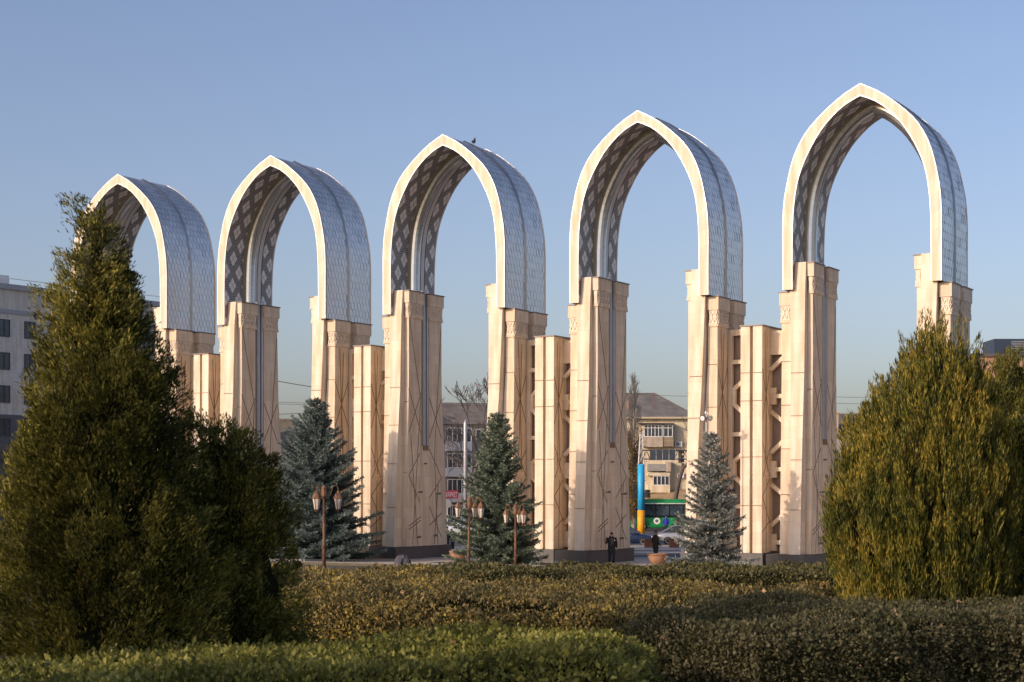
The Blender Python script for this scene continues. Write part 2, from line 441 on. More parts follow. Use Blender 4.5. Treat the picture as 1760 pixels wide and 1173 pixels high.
# cladding: underlay plus overlapping metal plates
m = MB(); sweep(m, OP, ON, [(.14, -.03), (T - .14, -.03)], OL)
cl = m.build('cladding', M['scale_under'], arch)
def on_outer(l, b, off):
    i = min(max(int(np.searchsorted(OL, l)) - 1, 0), len(OL) - 2); u = (l - OL[i]) / (OL[i + 1] - OL[i])
    p = OP[i] * (1 - u) + OP[i + 1] * u; n = ON[i] * (1 - u) + ON[i + 1] * u
    return (p[0] + n[0] * off, b, p[1] + n[1] * off)
m = MB(); half = OL[-1] / 2
PW, H1, H2 = .355, .15, .28
pitch = H1 + H2
for side in (0, 1):
    for r_ in range(int(half / pitch) + 1):
        l0 = .16 + r_ * pitch
        for c_ in range(16):
            lo_, hi_ = (.145, T / 2 - .10) if c_ < 8 else (T / 2 + .10, T - .145)
            b0 = lo_ + ((c_ % 8) + (r_ % 2) * .5) * PW * .98
            if b0 > hi_ + .12: continue
            if l0 > half - .05: continue
            tw = rnd.gauss(0, .004); ti = rnd.gauss(0, .004)
            pts = []
            for (db, dl, hh) in ((0, -H2, .018), (.5, -H1, .016), (.5, H1, .008), (0, H2, .006), (-.5, H1, .008), (-.5, -H1, .016)):
                ll = max(0, min(half, l0 + dl * .985)); bb = b0 + db * PW * .90
                bb = min(max(bb, lo_), hi_)
                off = hh + db * tw * 2 + dl * ti * 3
                pts.append(on_outer(ll if side == 0 else OL[-1] - ll, bb, off))
            m.add(pts, [[0, 1, 2, 3, 4, 5]] if side else [[5, 4, 3, 2, 1, 0]])
m.build('metal_scales', M['scale'], cl)
m = MB()
sweep(m, OP, ON, [(T / 2 - .12 + .24 * k / 6, .01 + .085 * math.sin(PI * k / 6)) for k in range(7)], OL)
m.build('seam_cover', M['seam'], arch, True)
# soffit
for a, b in ((.10, 1.84), (3.72, T - .10)):
    m = MB(); sweep(m, IP, IN, [(a, .004), (b, .004)], IL); m.build('patterned_soffit', M['soffit'], arch)
m = MB(); sweep(m, IP, IN, [(1.84, .01), (2.02, .01)], IL); sweep(m, IP, IN, [(2.58, .01), (3.72, .01)], IL); m.build('soffit_panel', M['soffit_plain'], arch)
m = MB()
for bb in (2.86, 3.28, 3.70):
    sweep(m, IP, IN, [(bb, .016), (bb + .055, .016)], IL)
m.build('soffit_joint', M['black'], arch)
m = MB(); sweep(m, IP, IN, [(1.86, .012), (1.86, .10), (1.98, .10), (1.98, .012)], IL); m.build('bronze_trim', M['gold'], arch)
m = MB(); sweep(m, IP, IN, [(2.30 - .32 * math.cos(PI * k / 10), .02 + .52 * math.sin(PI * k / 10)) for k in range(11)], IL)
m.build('soffit_rib', M['steel'], arch, False)

def star_lines(mb, X, nx, u0, u1, z0, z1, which):
    W_ = u1 - u0
    A = {0: [((.06, 1.), (.92, .66)), ((.95, .66), (.30, 0)), ((0, .695), (.98, .495)), ((.98, .68), (0, .5)), ((0, .31), (.9, .41)), ((0, .31), (.86, .19)), ((.16, .49), (.7, 0)), ((0, .085), (.95, .125)), ((0, .07), (.95, .11))],
         1: [((.95, .98), (.42, .40)), ((0, .66), (1, .48)), ((0, .48), (1, .66)), ((0, .43), (1, .30)), ((0, .21), (1, .30)), ((0, .17), (1, .03)), ((.42, 0), (.72, .27)), ((.7, 0), (.42, .40)), ((0, .085), (1, .14))],
         2: [((.35, 1), (.65, .36)), ((.65, .98), (.36, .4)), ((0, .83), (1, .60)), ((0, .60), (1, .83)), ((0, .5), (1, .34)), ((.1, .34), (1, .47)), ((0, .25), (1, .33)), ((0, .25), (1, .13)), ((.5, 0), (.6, .33)), ((0, .09), (1, .14))]}[which]
    for (a, b) in A:
        mb.strip((X, u0 + a[0] * W_, z0 + a[1] * (z1 - z0)), (X, u0 + b[0] * W_, z0 + b[1] * (z1 - z0)), .065, (nx, 0, 0), .006)  # raised strip whose dark colour imitates the shade inside a cut groove

def capital(par, a0, a1, b0, b1, z1, sg, faces):
    # cornice slab, plain block, carved frieze and base moulding; a0 < a1 in arch coordinates
    m = MB()
    m.box(a0 - .10, a1 + .10, b0 - .12, b1 + .12, z1 - .75, z1 - .06)
    m.box(a0 - .03, a1 + .03, b0 - .03, b1 + .03, z1 - 1.50, z1 - .752)
    m.box(a0 - .07, a1 + .07, b0 - .07, b1 + .07, z1 - 1.64, z1 - 1.502)
    c = m.build('capital', M['stone'], par)
    m = MB(); m.box(a0 - .15, a1 + .15, b0 - .17, b1 + .17, z1 - .058, z1)
    m2 = MB()
    zt, zb = z1 - .80, z1 - 1.47; zm = (zt + zb) / 2
    def tri(P, nrm, wd, n):
        st = wd / n
        for k in range(n):
            u = k * st
            for (p, q) in (((u, zb), (u + st / 2, zt)), ((u + st / 2, zt), (u + st, zb)), ((u, zt), (u + st / 2, zb)), ((u + st / 2, zb), (u + st, zt))):
                m2.strip(P(*p), P(*q), .065, nrm, .05)
        for zz in (zt, zb, zm): m2.strip(P(0, zz), P(wd, zz), .06, nrm, .045)
    fx = a1 + .03 if faces > 0 else a0 - .03
    tri(lambda u, z: (fx, b0 + u, z), (faces, 0, 0), b1 - b0, 2)
    tri(lambda u, z: (a0 + u, b0 - .03, z), (0, -1, 0), a1 - a0, 1)
    tri(lambda u, z: (a0 + u, b1 + .03, z), (0, 1, 0), a1 - a0, 1)
    m2.build('carved_frieze', M['stone_carved'], par)
    m.build('cornice', M['flashing'], par)

for sg in (-1, 1):
    # blade of the leg, flaring towards its foot; it carries the arch
    lev = [(.78, -.50, 3.62), (4, -.33, 3.66), (7, -.14, 3.70), (10.1, .12, 3.78), (14.58, .26, 3.90)]
    m = MB(); rings = []
    for (z, bf, ao) in lev:
        rings.append([(sg * 3.05, bf, z), (sg * ao, bf, z), (sg * ao, T - bf, z), (sg * 3.05, T - bf, z)][::sg])
    m.loft(rings)
    m.loft([[(sg * 3.05, .26, 14.583), (sg * 3.665, .26, 14.583), (sg * 3.665, T - .26, 14.583), (sg * 3.05, T - .26, 14.583)][::sg],
            [(sg * 3.05, .40, 16.05), (sg * 3.665, .40, 16.05), (sg * 3.665, T - .40, 16.05), (sg * 3.05, T - .40, 16.05)][::sg]])
    leg = m.build('leg', M['stone'], arch)
    for z, bf, a in ((3.1, -.385, 3.64), (5.7, -.22, 3.68), (8.0, -.056, 3.72), (10.25, .126, 3.785)):
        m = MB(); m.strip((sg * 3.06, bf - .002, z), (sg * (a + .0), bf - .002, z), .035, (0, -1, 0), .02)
        m.build('joint_ledge', M['shade_and_joint_brown'], leg)
    for (kind, a_in, a_out, zt, face) in (('inner', 2.76, 3.047, 16.05, -sg), ('outer', 3.905, 4.47, 14.575, sg)):
        a0, a1 = sorted((sg * a_in, sg * a_out))
        for k, (b0, b1) in enumerate(((.62, 2.0), (T - 2.0, T - .62))):
            m = MB(); zc = zt - 1.641
            f0 = .30 if k == 0 else 0; f1 = .30 if k else 0
            if kind == 'outer':
                lo = 3.64; A0, A1 = sorted((sg * lo, sg * a_out))
            else: A0, A1 = a0, a1
            m.loft([[(A0, b0 - f0, .78), (A1, b0 - f0, .78), (A1, b1 + f1, .78), (A0, b1 + f1, .78)],
                    [(A0, b0 - f0 * .45, 6), (A1, b0 - f0 * .45, 6), (A1, b1 + f1 * .45, 6), (A0, b1 + f1 * .45, 6)],
                    [(a0, b0, 11), (a1, b0, 11), (a1, b1, 11), (a0, b1, 11)],
                    [(a0, b0, zc), (a1, b0, zc), (a1, b1, zc), (a0, b1, zc)]])
            p = m.build('pilaster', M['stone'], leg)
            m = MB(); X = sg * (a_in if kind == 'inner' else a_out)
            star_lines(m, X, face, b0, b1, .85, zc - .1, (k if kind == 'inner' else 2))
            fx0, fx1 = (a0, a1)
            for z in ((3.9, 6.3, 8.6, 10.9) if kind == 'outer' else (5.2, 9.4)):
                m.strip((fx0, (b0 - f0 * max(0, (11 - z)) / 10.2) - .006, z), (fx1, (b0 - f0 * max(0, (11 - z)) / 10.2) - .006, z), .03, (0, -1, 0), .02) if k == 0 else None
            m.build('groove_shade_and_joints', M['shade_and_joint_brown'], leg)  # star strips carry painted groove shade; the level ones are joints
            ca0, ca1 = (a0, a1)
            if kind == 'outer' : ca0, ca1 = sorted((sg * 4.02, sg * a_out))
            else: ca0, ca1 = sorted((sg * 2.76, sg * 2.94))
            capital(leg, ca0, ca1, b0, b1, zt, sg, face)
        # the recess between the two pilasters
        if kind == 'inner':
            m = MB(); m.box(*sorted((sg * 2.775, sg * 3.047)), 2.003, T - 2.003, .78, 6.8)
            m.build('recess_infill', M['stone'], leg)
            m = MB(); m.tube([(sg * 2.92, 2.42, 6.83), (sg * 2.92, 2.42, 14.3), (sg * 2.96, 2.42, 16.2)], .17, 12)
            m.box(*sorted((sg * 2.79, sg * 3.04)), 2.66, 2.84, 6.83, 15.9)
            m.build('downpipe', M['pipe'], leg)
            m = MB(); m.box(*sorted((sg * 2.70, sg * 2.772)), 2.2, 2.7, 6.55, 6.83); m.build('bracket', M['shade_and_joint_brown'], leg)
            m = MB(); m.box(*sorted((sg * 2.62, sg * 2.772)), 2.3, 2.45, 5.7, 5.78)
            m.build('bracket', M['shade_and_joint_brown'], leg)
        else:
            m = MB(); m.box(*sorted((sg * 3.905, sg * 4.15)), 2.003, T - 2.003, .78, 14.5); m.build('recess_infill', M['stone'], leg)
    m = MB()
    for (z, bb, uu) in ((4.0, 1.6, .2), (3.9, 3.7, .2), (1.3, 1.5, .14), (1.35, 3.4, .14)):
        m.tube([(sg * 2.77, bb, z), (sg * (2.77 - uu), bb, z + .03)], .035, 6); m.box(*sorted((sg * (2.77 - uu - .12), sg * (2.77 - uu))), bb - .07, bb + .07, z - .03, z + .09)
    m.build('small_floodlight', M['flashing'], leg)
    m = MB()
    o = [(2.86, -.64), (5.0, -.30), (5.0, T + .30), (2.86, T + .64)]
    o = [(sg * x, y) for x, y in o][::sg]
    m.hexa(o, -.15, o, .775)
    m.build('plinth', M['granite'], leg)
TREES = [arch]
arches = {}
for i in (5, 4, 3, 2, 1):
    o = arch if i == 5 else copy_tree(arch)
    o.location = (C0[i][0], C0[i][1], 0); o.rotation_euler = (0, 0, -TH); o['label'] = ARCH_LABEL[i]; arches[i] = o

# pylons between the arches, with lattice screens on either side
PYL = {1: 'farthest slotted stone pylon, left of the second arch, behind the tall conifer',
       2: 'slotted stone pylon standing right of the broadest blue spruce',
       3: 'slotted stone pylon just right of the middle spruce',
       4: 'nearest slotted stone pylon, right of the pale slender spruce'}
py = empty('stone_pylon', PYL[4], 'pylon', group='slotted pylons between the arches')
m = MB(); HWD = .61
for a0, a1 in ((-HWD, -.085), (.085, HWD)):
    m.hexa([(a0, .84), (a1, .84), (a1, 2.0), (a0, 2.0)], .78, [(a0, .90), (a1, .90), (a1, 2.0), (a0, 2.0)], 12.88)
    m.hexa([(a0, 2.9), (a1, 2.9), (a1, 4.05), (a0, 4.05)], .78, [(a0, 2.9), (a1, 2.9), (a1, 3.99), (a0, 3.99)], 12.88)
m.box(-HWD + .003, HWD - .003, 2.003, 2.897, .78, 12.86)
sh = m.build('shaft', M['stone'], py)
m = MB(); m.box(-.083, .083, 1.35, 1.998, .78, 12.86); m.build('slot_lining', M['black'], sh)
m = MB(); m.box(-HWD - .05, HWD + .05, .84, 4.05, 12.88, 12.95); m.build('cornice', M['flashing'], py)
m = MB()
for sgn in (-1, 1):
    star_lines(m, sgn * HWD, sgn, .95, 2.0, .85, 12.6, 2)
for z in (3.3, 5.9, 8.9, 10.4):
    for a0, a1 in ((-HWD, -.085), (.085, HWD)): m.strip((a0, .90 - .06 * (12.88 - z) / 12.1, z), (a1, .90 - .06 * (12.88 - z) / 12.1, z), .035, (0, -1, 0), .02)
m.build('groove_shade_and_joints', M['shade_and_joint_brown'], sh)  # proud strips with groove shade put into their colour, plus level joints
m = MB(); m.box(-.74, .74, .62, 4.25, -.15, .775); m.build('plinth', M['granite'], py)
WL = 6.3008 - 4.475 - HWD
for sgn in (-1, 1):
    # sgn -1: screen towards the arch on the left; +1: towards the arch on the right
    X = lambda u: sgn * (HWD + u)
    m = MB(); y0, y1 = 2.03, 2.27
    def bar(p, q, w_, e=0.):
        p = Vector((X(p[0]), 0, p[1])); q = Vector((X(q[0]), 0, q[1])); d = (q - p).normalized(); t = Vector((-d.z, 0, d.x)) * w_ / 2
        a = [p - t, p + t, q + t, q - t]
        m.add([(v.x, y0 - e, v.z) for v in a] + [(v.x, y1 - e, v.z) for v in a], [[0, 1, 2, 3], [7, 6, 5, 4], [4, 5, 1, 0], [5, 6, 2, 1], [6, 7, 3, 2], [7, 4, 0, 3]])
    ztop = 12.86 if sgn < 0 else 11.73
    bar((WL - .13, .78), (WL - .13, ztop), .25)
    zn = 11.1 if sgn < 0 else 9.18
    bar((.0, ztop - .16), (WL - .25, ztop - .16), .32, .004)
    if sgn < 0: bar((.3, 12.5), (0.02, 12.1), .22, .008)
    while zn > .2:
        zz = lambda d: max(.82, zn - d)
        if zn > 1: bar((.28, zn), (WL - .2, zn), .22, .008); bar((.17, min(zn + .45, ztop - .02)), (.17, zz(.45)), .33, .012)
        if zn > 2.4: bar((0.02, zz(.80)), (WL - .3, zz(1.5)), .2, .016); bar((WL - .36, zz(1.42)), (WL - .36, zz(2.35)), .16, .020); bar((WL - .3, zz(2.27)), (0.02, zz(3.05)), .2, .016)
        zn -= 3.93
    if sgn > 0: bar((.02, 10.6), (WL - .3, 11.4), .2, .016); bar((WL - .36, 10.75), (WL - .36, 11.4), .16, .020) if False else None
    ls = m.build('lattice_screen', M['stone'], py)
    m = MB(); m.box(*sorted((X(0.003), X(WL - .003))), 2.42, 2.6, .78, ztop - .02); m.build('backing_panel', M['recess'], ls)
    if sgn > 0:
        m = MB(); m.box(*sorted((X(0.003), X(WL - .1))), 2.05, 2.6, 11.733, 12.7); m.build('header_block', M['stone'], py)
pylons = {}
for i in (4, 3, 2, 1):
    o = py if i == 4 else copy_tree(py)
    c_, s_ = math.cos(TH), math.sin(TH)
    o.location = (C0[i][0] + 6.3008 * c_, C0[i][1] - 6.3008 * s_, 0); o.rotation_euler = (0, 0, -TH); o['label'] = PYL[i]

# ------------------------------------------------------------------ foliage helpers
def unit(v): return v / np.maximum(1e-9, np.linalg.norm(v, axis=-1, keepdims=True))
def blades(P, D, Lh, Wd, n_roll=None):
    # one rhombus per strand: base P, direction D
    n = len(P); a = rng.normal(size=(n, 3)); s = unit(np.cross(D, a))
    Lh = np.asarray(Lh).reshape(-1, 1); Wd = np.asarray(Wd).reshape(-1, 1)
    return np.stack([P, P + D * Lh * .55 + s * Wd * .5, P + D * Lh, P + D * Lh * .55 - s * Wd * .5], axis=1)

def lump(theta, z, seed, k=1.):
    r = np.random.default_rng(seed); o = 0
    for i in range(7):
        a, b, p = r.integers(1, 7), r.uniform(1.2, 7.), r.uniform(0, 6.28)
        o = o + np.sin(theta * a + z * b * k + p) / (1 + .35 * i)
    return o * .33
def lump2(theta, z, seed):
    r = np.random.default_rng(seed + 500); o = 0
    for i in range(8):
        a, b, p = r.integers(4, 13), r.uniform(7., 18.), r.uniform(0, 6.28)
        o = o + np.sin(theta * a + z * b * r.choice([-1, 1]) + p)
    return o * .30

def conifer_bush(name, label, profile, D, ground, mat, seed, n_clump, strands, upright, cl_size, length, width, rough=.10, group=None, cat='conifer', core=.86, shrink=.075, lat=.30, relief=.11):
    # profile: (photo row, centre column, half width) at distance D
    prof = [(CZ - (y - HZ) / F * D, (cx - 880) / F * D, hw / F * D) for (y, cx, hw) in profile]
    prof.sort(); prof[-1] = (prof[-1][0] - cl_size * .9, prof[-1][1], prof[-1][2])
    prof = [p for p in prof[:-1] if p[0] < prof[-1][0]] + [prof[-1]]
    zs_ = np.array([p[0] for p in prof]); xs_ = np.array([p[1] for p in prof]); rs_ = np.maximum(.012, np.array([p[2] for p in prof]) - shrink * np.interp(zs_, [zs_[0], zs_[-1]], [.45, 1.05]))
    if zs_[0] > ground:
        zs_ = np.r_[ground, zs_]; xs_ = np.r_[xs_[0], xs_]; rs_ = np.r_[rs_[0] * .8, rs_]
    base = Vector((xs_[0], D, ground))
    t = empty(name, label, cat, base, group=group)
    r = np.random.default_rng(seed)
    # clumps spread over the surface (area weighted)
    zz = np.linspace(zs_[0] + .12, zs_[-1], 400); rr = np.interp(zz, zs_, rs_)
    cdf = np.cumsum(rr + .05); cdf /= cdf[-1]
    cz = np.interp(r.uniform(size=n_clump), cdf, zz); th = r.uniform(0, 2 * PI, n_clump)
    rad = np.interp(cz, zs_, rs_); cx = np.interp(cz, zs_, xs_)
    lm = 1 + rough * lump(th, cz, seed, 1.) + rough * .85 * lump2(th, cz, seed)
    depth = 1 - np.abs(r.normal(0, relief, n_clump))
    rad2 = rad * lm * depth
    C = np.c_[cx + rad2 * np.cos(th), D + rad2 * np.sin(th), cz] - np.array(base)
    dz = np.gradient(rr, zz); sl = np.interp(cz, zz, dz)
    Nn = unit(np.c_[np.cos(th), np.sin(th), np.clip(-sl, -.3, 1.5) + 0.0])
    drc = unit(Nn * (1 - upright) + np.array([0, 0, 1.]) * upright + r.normal(0, .25 * (1 - .6 * upright), (n_clump, 3)))
    csz = cl_size * np.clip(r.lognormal(0, .3, n_clump), .5, 1.5)
    # strands of one clump fan out of a short twig
    i = np.repeat(np.arange(n_clump), strands)
    u = r.uniform(0, 1, len(i))
    fan = unit(drc[i] + np.clip(r.normal(0, .42 * (1 - .68 * upright), (len(i), 3)), -.8, .8))
    P = C[i] + drc[i] * (u * csz[i] * 1.1)[:, None] + np.clip(r.normal(0, 1, (len(i), 3)), -1.6, 1.6) * (csz[i] * lat * (1.05 - .85 * u))[:, None]
    V = blades(P, fan, length * r.lognormal(0, .3, len(i)), width * r.lognormal(0, .25, len(i)))
    quads('foliage', V, mat, t)
    # woody, needle-filled inside of the bush
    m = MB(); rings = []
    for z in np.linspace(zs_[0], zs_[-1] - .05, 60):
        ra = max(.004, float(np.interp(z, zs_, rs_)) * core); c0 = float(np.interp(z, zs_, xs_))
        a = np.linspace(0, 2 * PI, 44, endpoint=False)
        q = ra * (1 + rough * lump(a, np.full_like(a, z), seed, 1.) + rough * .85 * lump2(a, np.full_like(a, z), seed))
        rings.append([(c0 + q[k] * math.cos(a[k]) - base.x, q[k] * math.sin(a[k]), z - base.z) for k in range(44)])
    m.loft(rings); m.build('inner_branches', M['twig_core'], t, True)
    m = MB(); m.tube([(0, 0, -.1), (0, 0, .5)], [.09, .07]); m.build('trunk', M['bark'], t)
    return t

LF = {}
LF['thuja_l'] = leaf('thuja_olive', [(.022, .027, .006), (.075, .078, .012), (.20, .185, .032), (.36, .31, .06)], 2.2, .2, brown=(.17, .075, .025), brown_at=1.0)
LF['thuja_r'] = leaf('thuja_gold', [(.022, .032, .006), (.075, .085, .012), (.185, .17, .02), (.36, .26, .04)], 3.0, .2, brown=(.19, .085, .03), brown_at=1.02)
LF['thuja_y'] = leaf('thuja_yellow', [(.06, .065, .01), (.13, .125, .02), (.22, .20, .035)], 3.0, .25, brown=(.2, .10, .05), brown_at=.98)
LF['spruce_blue'] = leaf('spruce_blue', [(.078, .115, .108), (.15, .20, .185), (.27, .335, .31)], .8, .08)
LF['spruce_green'] = leaf('spruce_green', [(.078, .11, .078), (.155, .20, .145), (.27, .325, .24)], .8, .08)
LF['spruce_pale'] = leaf('spruce_pale', [(.12, .14, .13), (.23, .25, .23), (.40, .42, .385)], .8, .08)
LF['hedge_green'] = leaf('hedge_green', [(0.088, 0.094, 0.018), (0.206, 0.206, 0.037), (0.375, 0.350, 0.088)], 2.5, .3, brown=(.26, .14, .07), brown_at=1.04)
LF['hedge_mix'] = leaf('hedge_autumn', [(0.069, 0.063, 0.025), (0.144, 0.127, 0.037), (0.230, 0.167, 0.075), (0.380, 0.287, 0.057)], 2.6, .25, brown=(.28, .13, .04), brown_at=1.0)
LF['hedge_brown'] = leaf('hedge_brown', [(.055, .058, .022), (.10, .095, .038), (.16, .135, .07)], 2.4, .2, brown=(.26, .17, .10), brown_at=1.0)
LF['hedge_far'] = leaf('hedge_far', [(.06, .06, .025), (.105, .10, .03), (.16, .13, .05)], 1.6, .2)
LF['yellow'] = leaf('yellow_leaves', [(.16, .10, .03), (.27, .18, .05), (.36, .25, .07)], 1., .3)

# the big dark conifer on the left and its lower companion
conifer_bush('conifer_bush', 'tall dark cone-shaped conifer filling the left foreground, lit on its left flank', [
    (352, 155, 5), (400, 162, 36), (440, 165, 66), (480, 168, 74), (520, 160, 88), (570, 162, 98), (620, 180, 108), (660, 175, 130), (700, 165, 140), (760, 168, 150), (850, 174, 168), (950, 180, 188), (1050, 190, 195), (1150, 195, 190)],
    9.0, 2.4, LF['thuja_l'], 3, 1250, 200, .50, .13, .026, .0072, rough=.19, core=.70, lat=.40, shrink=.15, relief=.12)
conifer_bush('conifer_bush', 'low rounded dark conifer in the shade, right of the tall left conifer', [
    (712, 352, 8), (740, 368, 52), (790, 380, 82), (850, 385, 100), (930, 392, 112), (1000, 395, 118), (1080, 395, 114), (1160, 395, 105)],
    9.5, 2.4, LF['thuja_l'], 9, 620, 180, .50, .12, .026, .0072, rough=.13, core=.66, lat=.40, shrink=.10, relief=.11)
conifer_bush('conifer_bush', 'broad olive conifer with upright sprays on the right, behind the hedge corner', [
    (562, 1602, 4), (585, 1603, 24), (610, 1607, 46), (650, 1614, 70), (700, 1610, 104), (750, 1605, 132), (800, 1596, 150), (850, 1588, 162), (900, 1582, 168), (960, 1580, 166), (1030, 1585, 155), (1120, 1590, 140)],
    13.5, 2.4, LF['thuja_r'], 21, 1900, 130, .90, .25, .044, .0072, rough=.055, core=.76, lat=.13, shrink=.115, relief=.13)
conifer_bush('conifer_bush', 'sunlit yellow-green conifer at the right edge, behind the olive one', [
    (600, 1742, 5), (635, 1745, 36), (680, 1740, 56), (740, 1742, 78), (820, 1750, 90), (950, 1750, 96), (1080, 1750, 90)],
    16.2, 2.4, LF['thuja_y'], 33, 900, 100, .6, .14, .036, .009, rough=.16, lat=.42, shrink=.10)
conifer_bush('conifer_bush', 'dark shaded conifer at the lower right corner', [
    (720, 1748, 10), (780, 1748, 40), (880, 1748, 58), (980, 1748, 64), (1080, 1750, 66), (1180, 1752, 62)],
    14.6, 2.4, LF['thuja_r'], 41, 700, 70, .65, .12, .034, .012, rough=.16, lat=.42)
# bushes just out of view to the left, which shade the right half of the hedges and the low conifer
for (lab, X_, Y_, top, rad, sd) in (('olive conifer beside the front hedge, out of view on the left', -4.6, 4.5, 6.0, .72, 51),
                                    ('slim olive conifer farthest out of view on the left', -6.9, 5.0, 7.4, .46, 57)):
    py_ = lambda z: HZ - (z - CZ) * F / Y_
    c_ = conifer_bush('conifer_bush', lab, [(py_(top), 880, 8), (py_(top - .5), 880, rad * .5 * F / Y_), (py_(top - 1.4), 880, rad * .85 * F / Y_), (py_(top - 2.6), 880, rad * F / Y_), (py_(2.4), 880, rad * F / Y_)],
                      Y_, 2.4, LF['thuja_l'], sd, 600, 40, .55, .11, .05, .018, rough=.13, relief=.05, core=.9)
    c_.location = (X_, Y_, 2.4)

# ------------------------------------------------------------------ clipped hedges
def inside(P, poly):
    x, y = P[:, 0], P[:, 1]; r = np.zeros(len(P), bool); n = len(poly)
    for i in range(n):
        (x1, y1), (x2, y2) = poly[i], poly[(i + 1) % n]
        c = ((y1 > y) != (y2 > y)) & (x < (x2 - x1) * (y - y1) / (y2 - y1 + 1e-12) + x1); r ^= c
    return r
def hedge(label, poly, z0, z1, mat, ls, dens, seed, side_to=.5, bumps=.035, group='clipped hedges in the foreground'):
    r = np.random.default_rng(seed); A = np.array(poly); c = A.mean(0)
    t = empty('hedge', label, 'hedge', (c[0], c[1], z0), group=group)
    lo, hi = A.min(0), A.max(0)
    n = int(dens * np.prod(hi - lo)); P = r.uniform(lo, hi, (n, 2)); P = P[inside(P, poly)]
    wob = lambda X, Y: bumps * (np.sin(X * 3.1 + Y * 1.7 + seed) + np.sin(X * 6.3 - Y * 4.1 + 2 * seed) * .6 + np.sin(X * 11 + Y * 9.) * .4)
    # round the shoulders: height falls off near the outline
    def edge_d(P):
        d = np.full(len(P), 9.)
        for i in range(len(A)):
            a, b = A[i], A[(i + 1) % len(A)]; ab = b - a
            u = np.clip(((P - a) @ ab) / (ab @ ab), 0, 1); d = np.minimum(d, np.linalg.norm(P - a - u[:, None] * ab, axis=1))
        return d
    ed = edge_d(P); drop = .16 * np.clip(1 - ed / .22, 0, 1) ** 2
    tops = np.c_[P, z1 + wob(P[:, 0], P[:, 1]) - drop + r.normal(0, .018, len(P))]
    tn = np.tile([0, 0, 1.], (len(tops), 1))
    sides = []; sn = []
    for i in range(len(A)):
        a, b = A[i], A[(i + 1) % len(A)]; L_ = np.linalg.norm(b - a); k = int(dens * L_ * side_to * 1.1)
        if k < 1: continue
        u = r.uniform(size=k); nrm = np.array([(b - a)[1], -(b - a)[0]]) / L_
        if np.dot(nrm, a - c) < 0: nrm = -nrm
        zz = z1 - .03 - side_to * r.uniform(size=k)
        off = r.normal(0, .022, k) + wob(a[0] + u * 3 + zz * 3, zz * 4) * .7 - .03
        q = a + (b - a) * u[:, None] + nrm * off[:, None]
        sides.append(np.c_[q, zz]); sn.append(np.tile([nrm[0], nrm[1], .15], (k, 1)))
    Pn = np.vstack([tops] + sides); Nn = unit(np.vstack([tn] + sn)); k = len(Pn)
    d = unit(Nn * .55 + r.normal(0, .62, (k, 3)) + np.array([0, 0, .35])); s = unit(np.cross(d, unit(Nn + r.normal(0, .5, (k, 3)))))
    L_ = (ls * r.lognormal(0, .28, k))[:, None]; W_ = L_ * .30
    nn = np.cross(s, d) * L_ * .10
    V = np.stack([Pn, Pn + d * L_ * .45 + s * W_ + nn, Pn + d * L_, Pn + d * L_ * .45 - s * W_ + nn], axis=1) - np.array([c[0], c[1], z0])
    quads('leaves', V, mat, t)
    pick = r.choice(len(tops), 38, replace=False); q0 = tops[pick] + [0, 0, .012] - np.array([c[0], c[1], z0]); dl = unit(r.normal(0, 1, (38, 3)) * [1, 1, .25])
    dry = quads('dry_leaves', blades(q0, dl, .055 * r.uniform(.7, 1.3, 38), .034), M['dry_leaf'], t); dry['kind'] = 'stuff'
    m = MB()
    ins = [tuple(np.array(p) + (c - np.array(p)) / np.linalg.norm(c - np.array(p)) * .09 - c) for p in poly]
    ins2 = [tuple(np.array(p) + (c - np.array(p)) / np.linalg.norm(c - np.array(p)) * .22 - c) for p in poly]
    m.loft([[(x, y, 0) for x, y in ins], [(x, y, z1 - z0 - .22) for x, y in ins], [(x, y, z1 - z0 - .065) for x, y in ins2]])
    m.build('twigs', M['twig_core'], t)
    return t
hedge('green clipped hedge nearest the camera, along the bottom left of the view', [(-4.2, 5.2), (-2.4, 5.9), (-1.2, 6.9), (-.5, 7.5), (.1, 7.75), (.55, 8.0), (.74, 8.8), (.70, 9.75), (-.2, 9.75), (-.55, 9.75), (-1.18, 9.05), (-2.4, 7.95), (-4.4, 7.4)], 2.4, 3.26, LF['hedge_green'], .024, 7000, 5, .5, bumps=.018)
hedge('wide autumn-coloured clipped hedge in the middle, sunlit on its front', [(-2.9, 13.4), (-1.62, 12.75), (-.33, 12.1), (.62, 11.45), (.95, 11.9), (1.25, 12.8), (2.5, 12.85), (2.75, 14.4), (1.2, 14.75), (-.3, 15.1), (-.75, 17.6), (-3.2, 17.3)], 2.4, 3.26, LF['hedge_mix'], .023, 5000, 6, .5)
hedge('dark shaded clipped hedge at lower right, in front of the olive conifer', [(.64, 10.35), (1.4, 9.85), (2.2, 10.05), (2.9, 10.55), (4.6, 10.9), (4.8, 12.2), (3.1, 12.4), (2.6, 12.6), (1.3, 12.65), (.95, 11.8)], 2.4, 3.26, LF['hedge_brown'], .021, 7000, 7, .6)
hedge('long low trimmed hedge far behind the others, in front of the arches', [(-1.0, 28.6), (5.9, 28.6), (6.1, 31.5), (-2.4, 31.5)], 2.08, 2.68, LF['hedge_far'], .045, 1100, 8, .5)

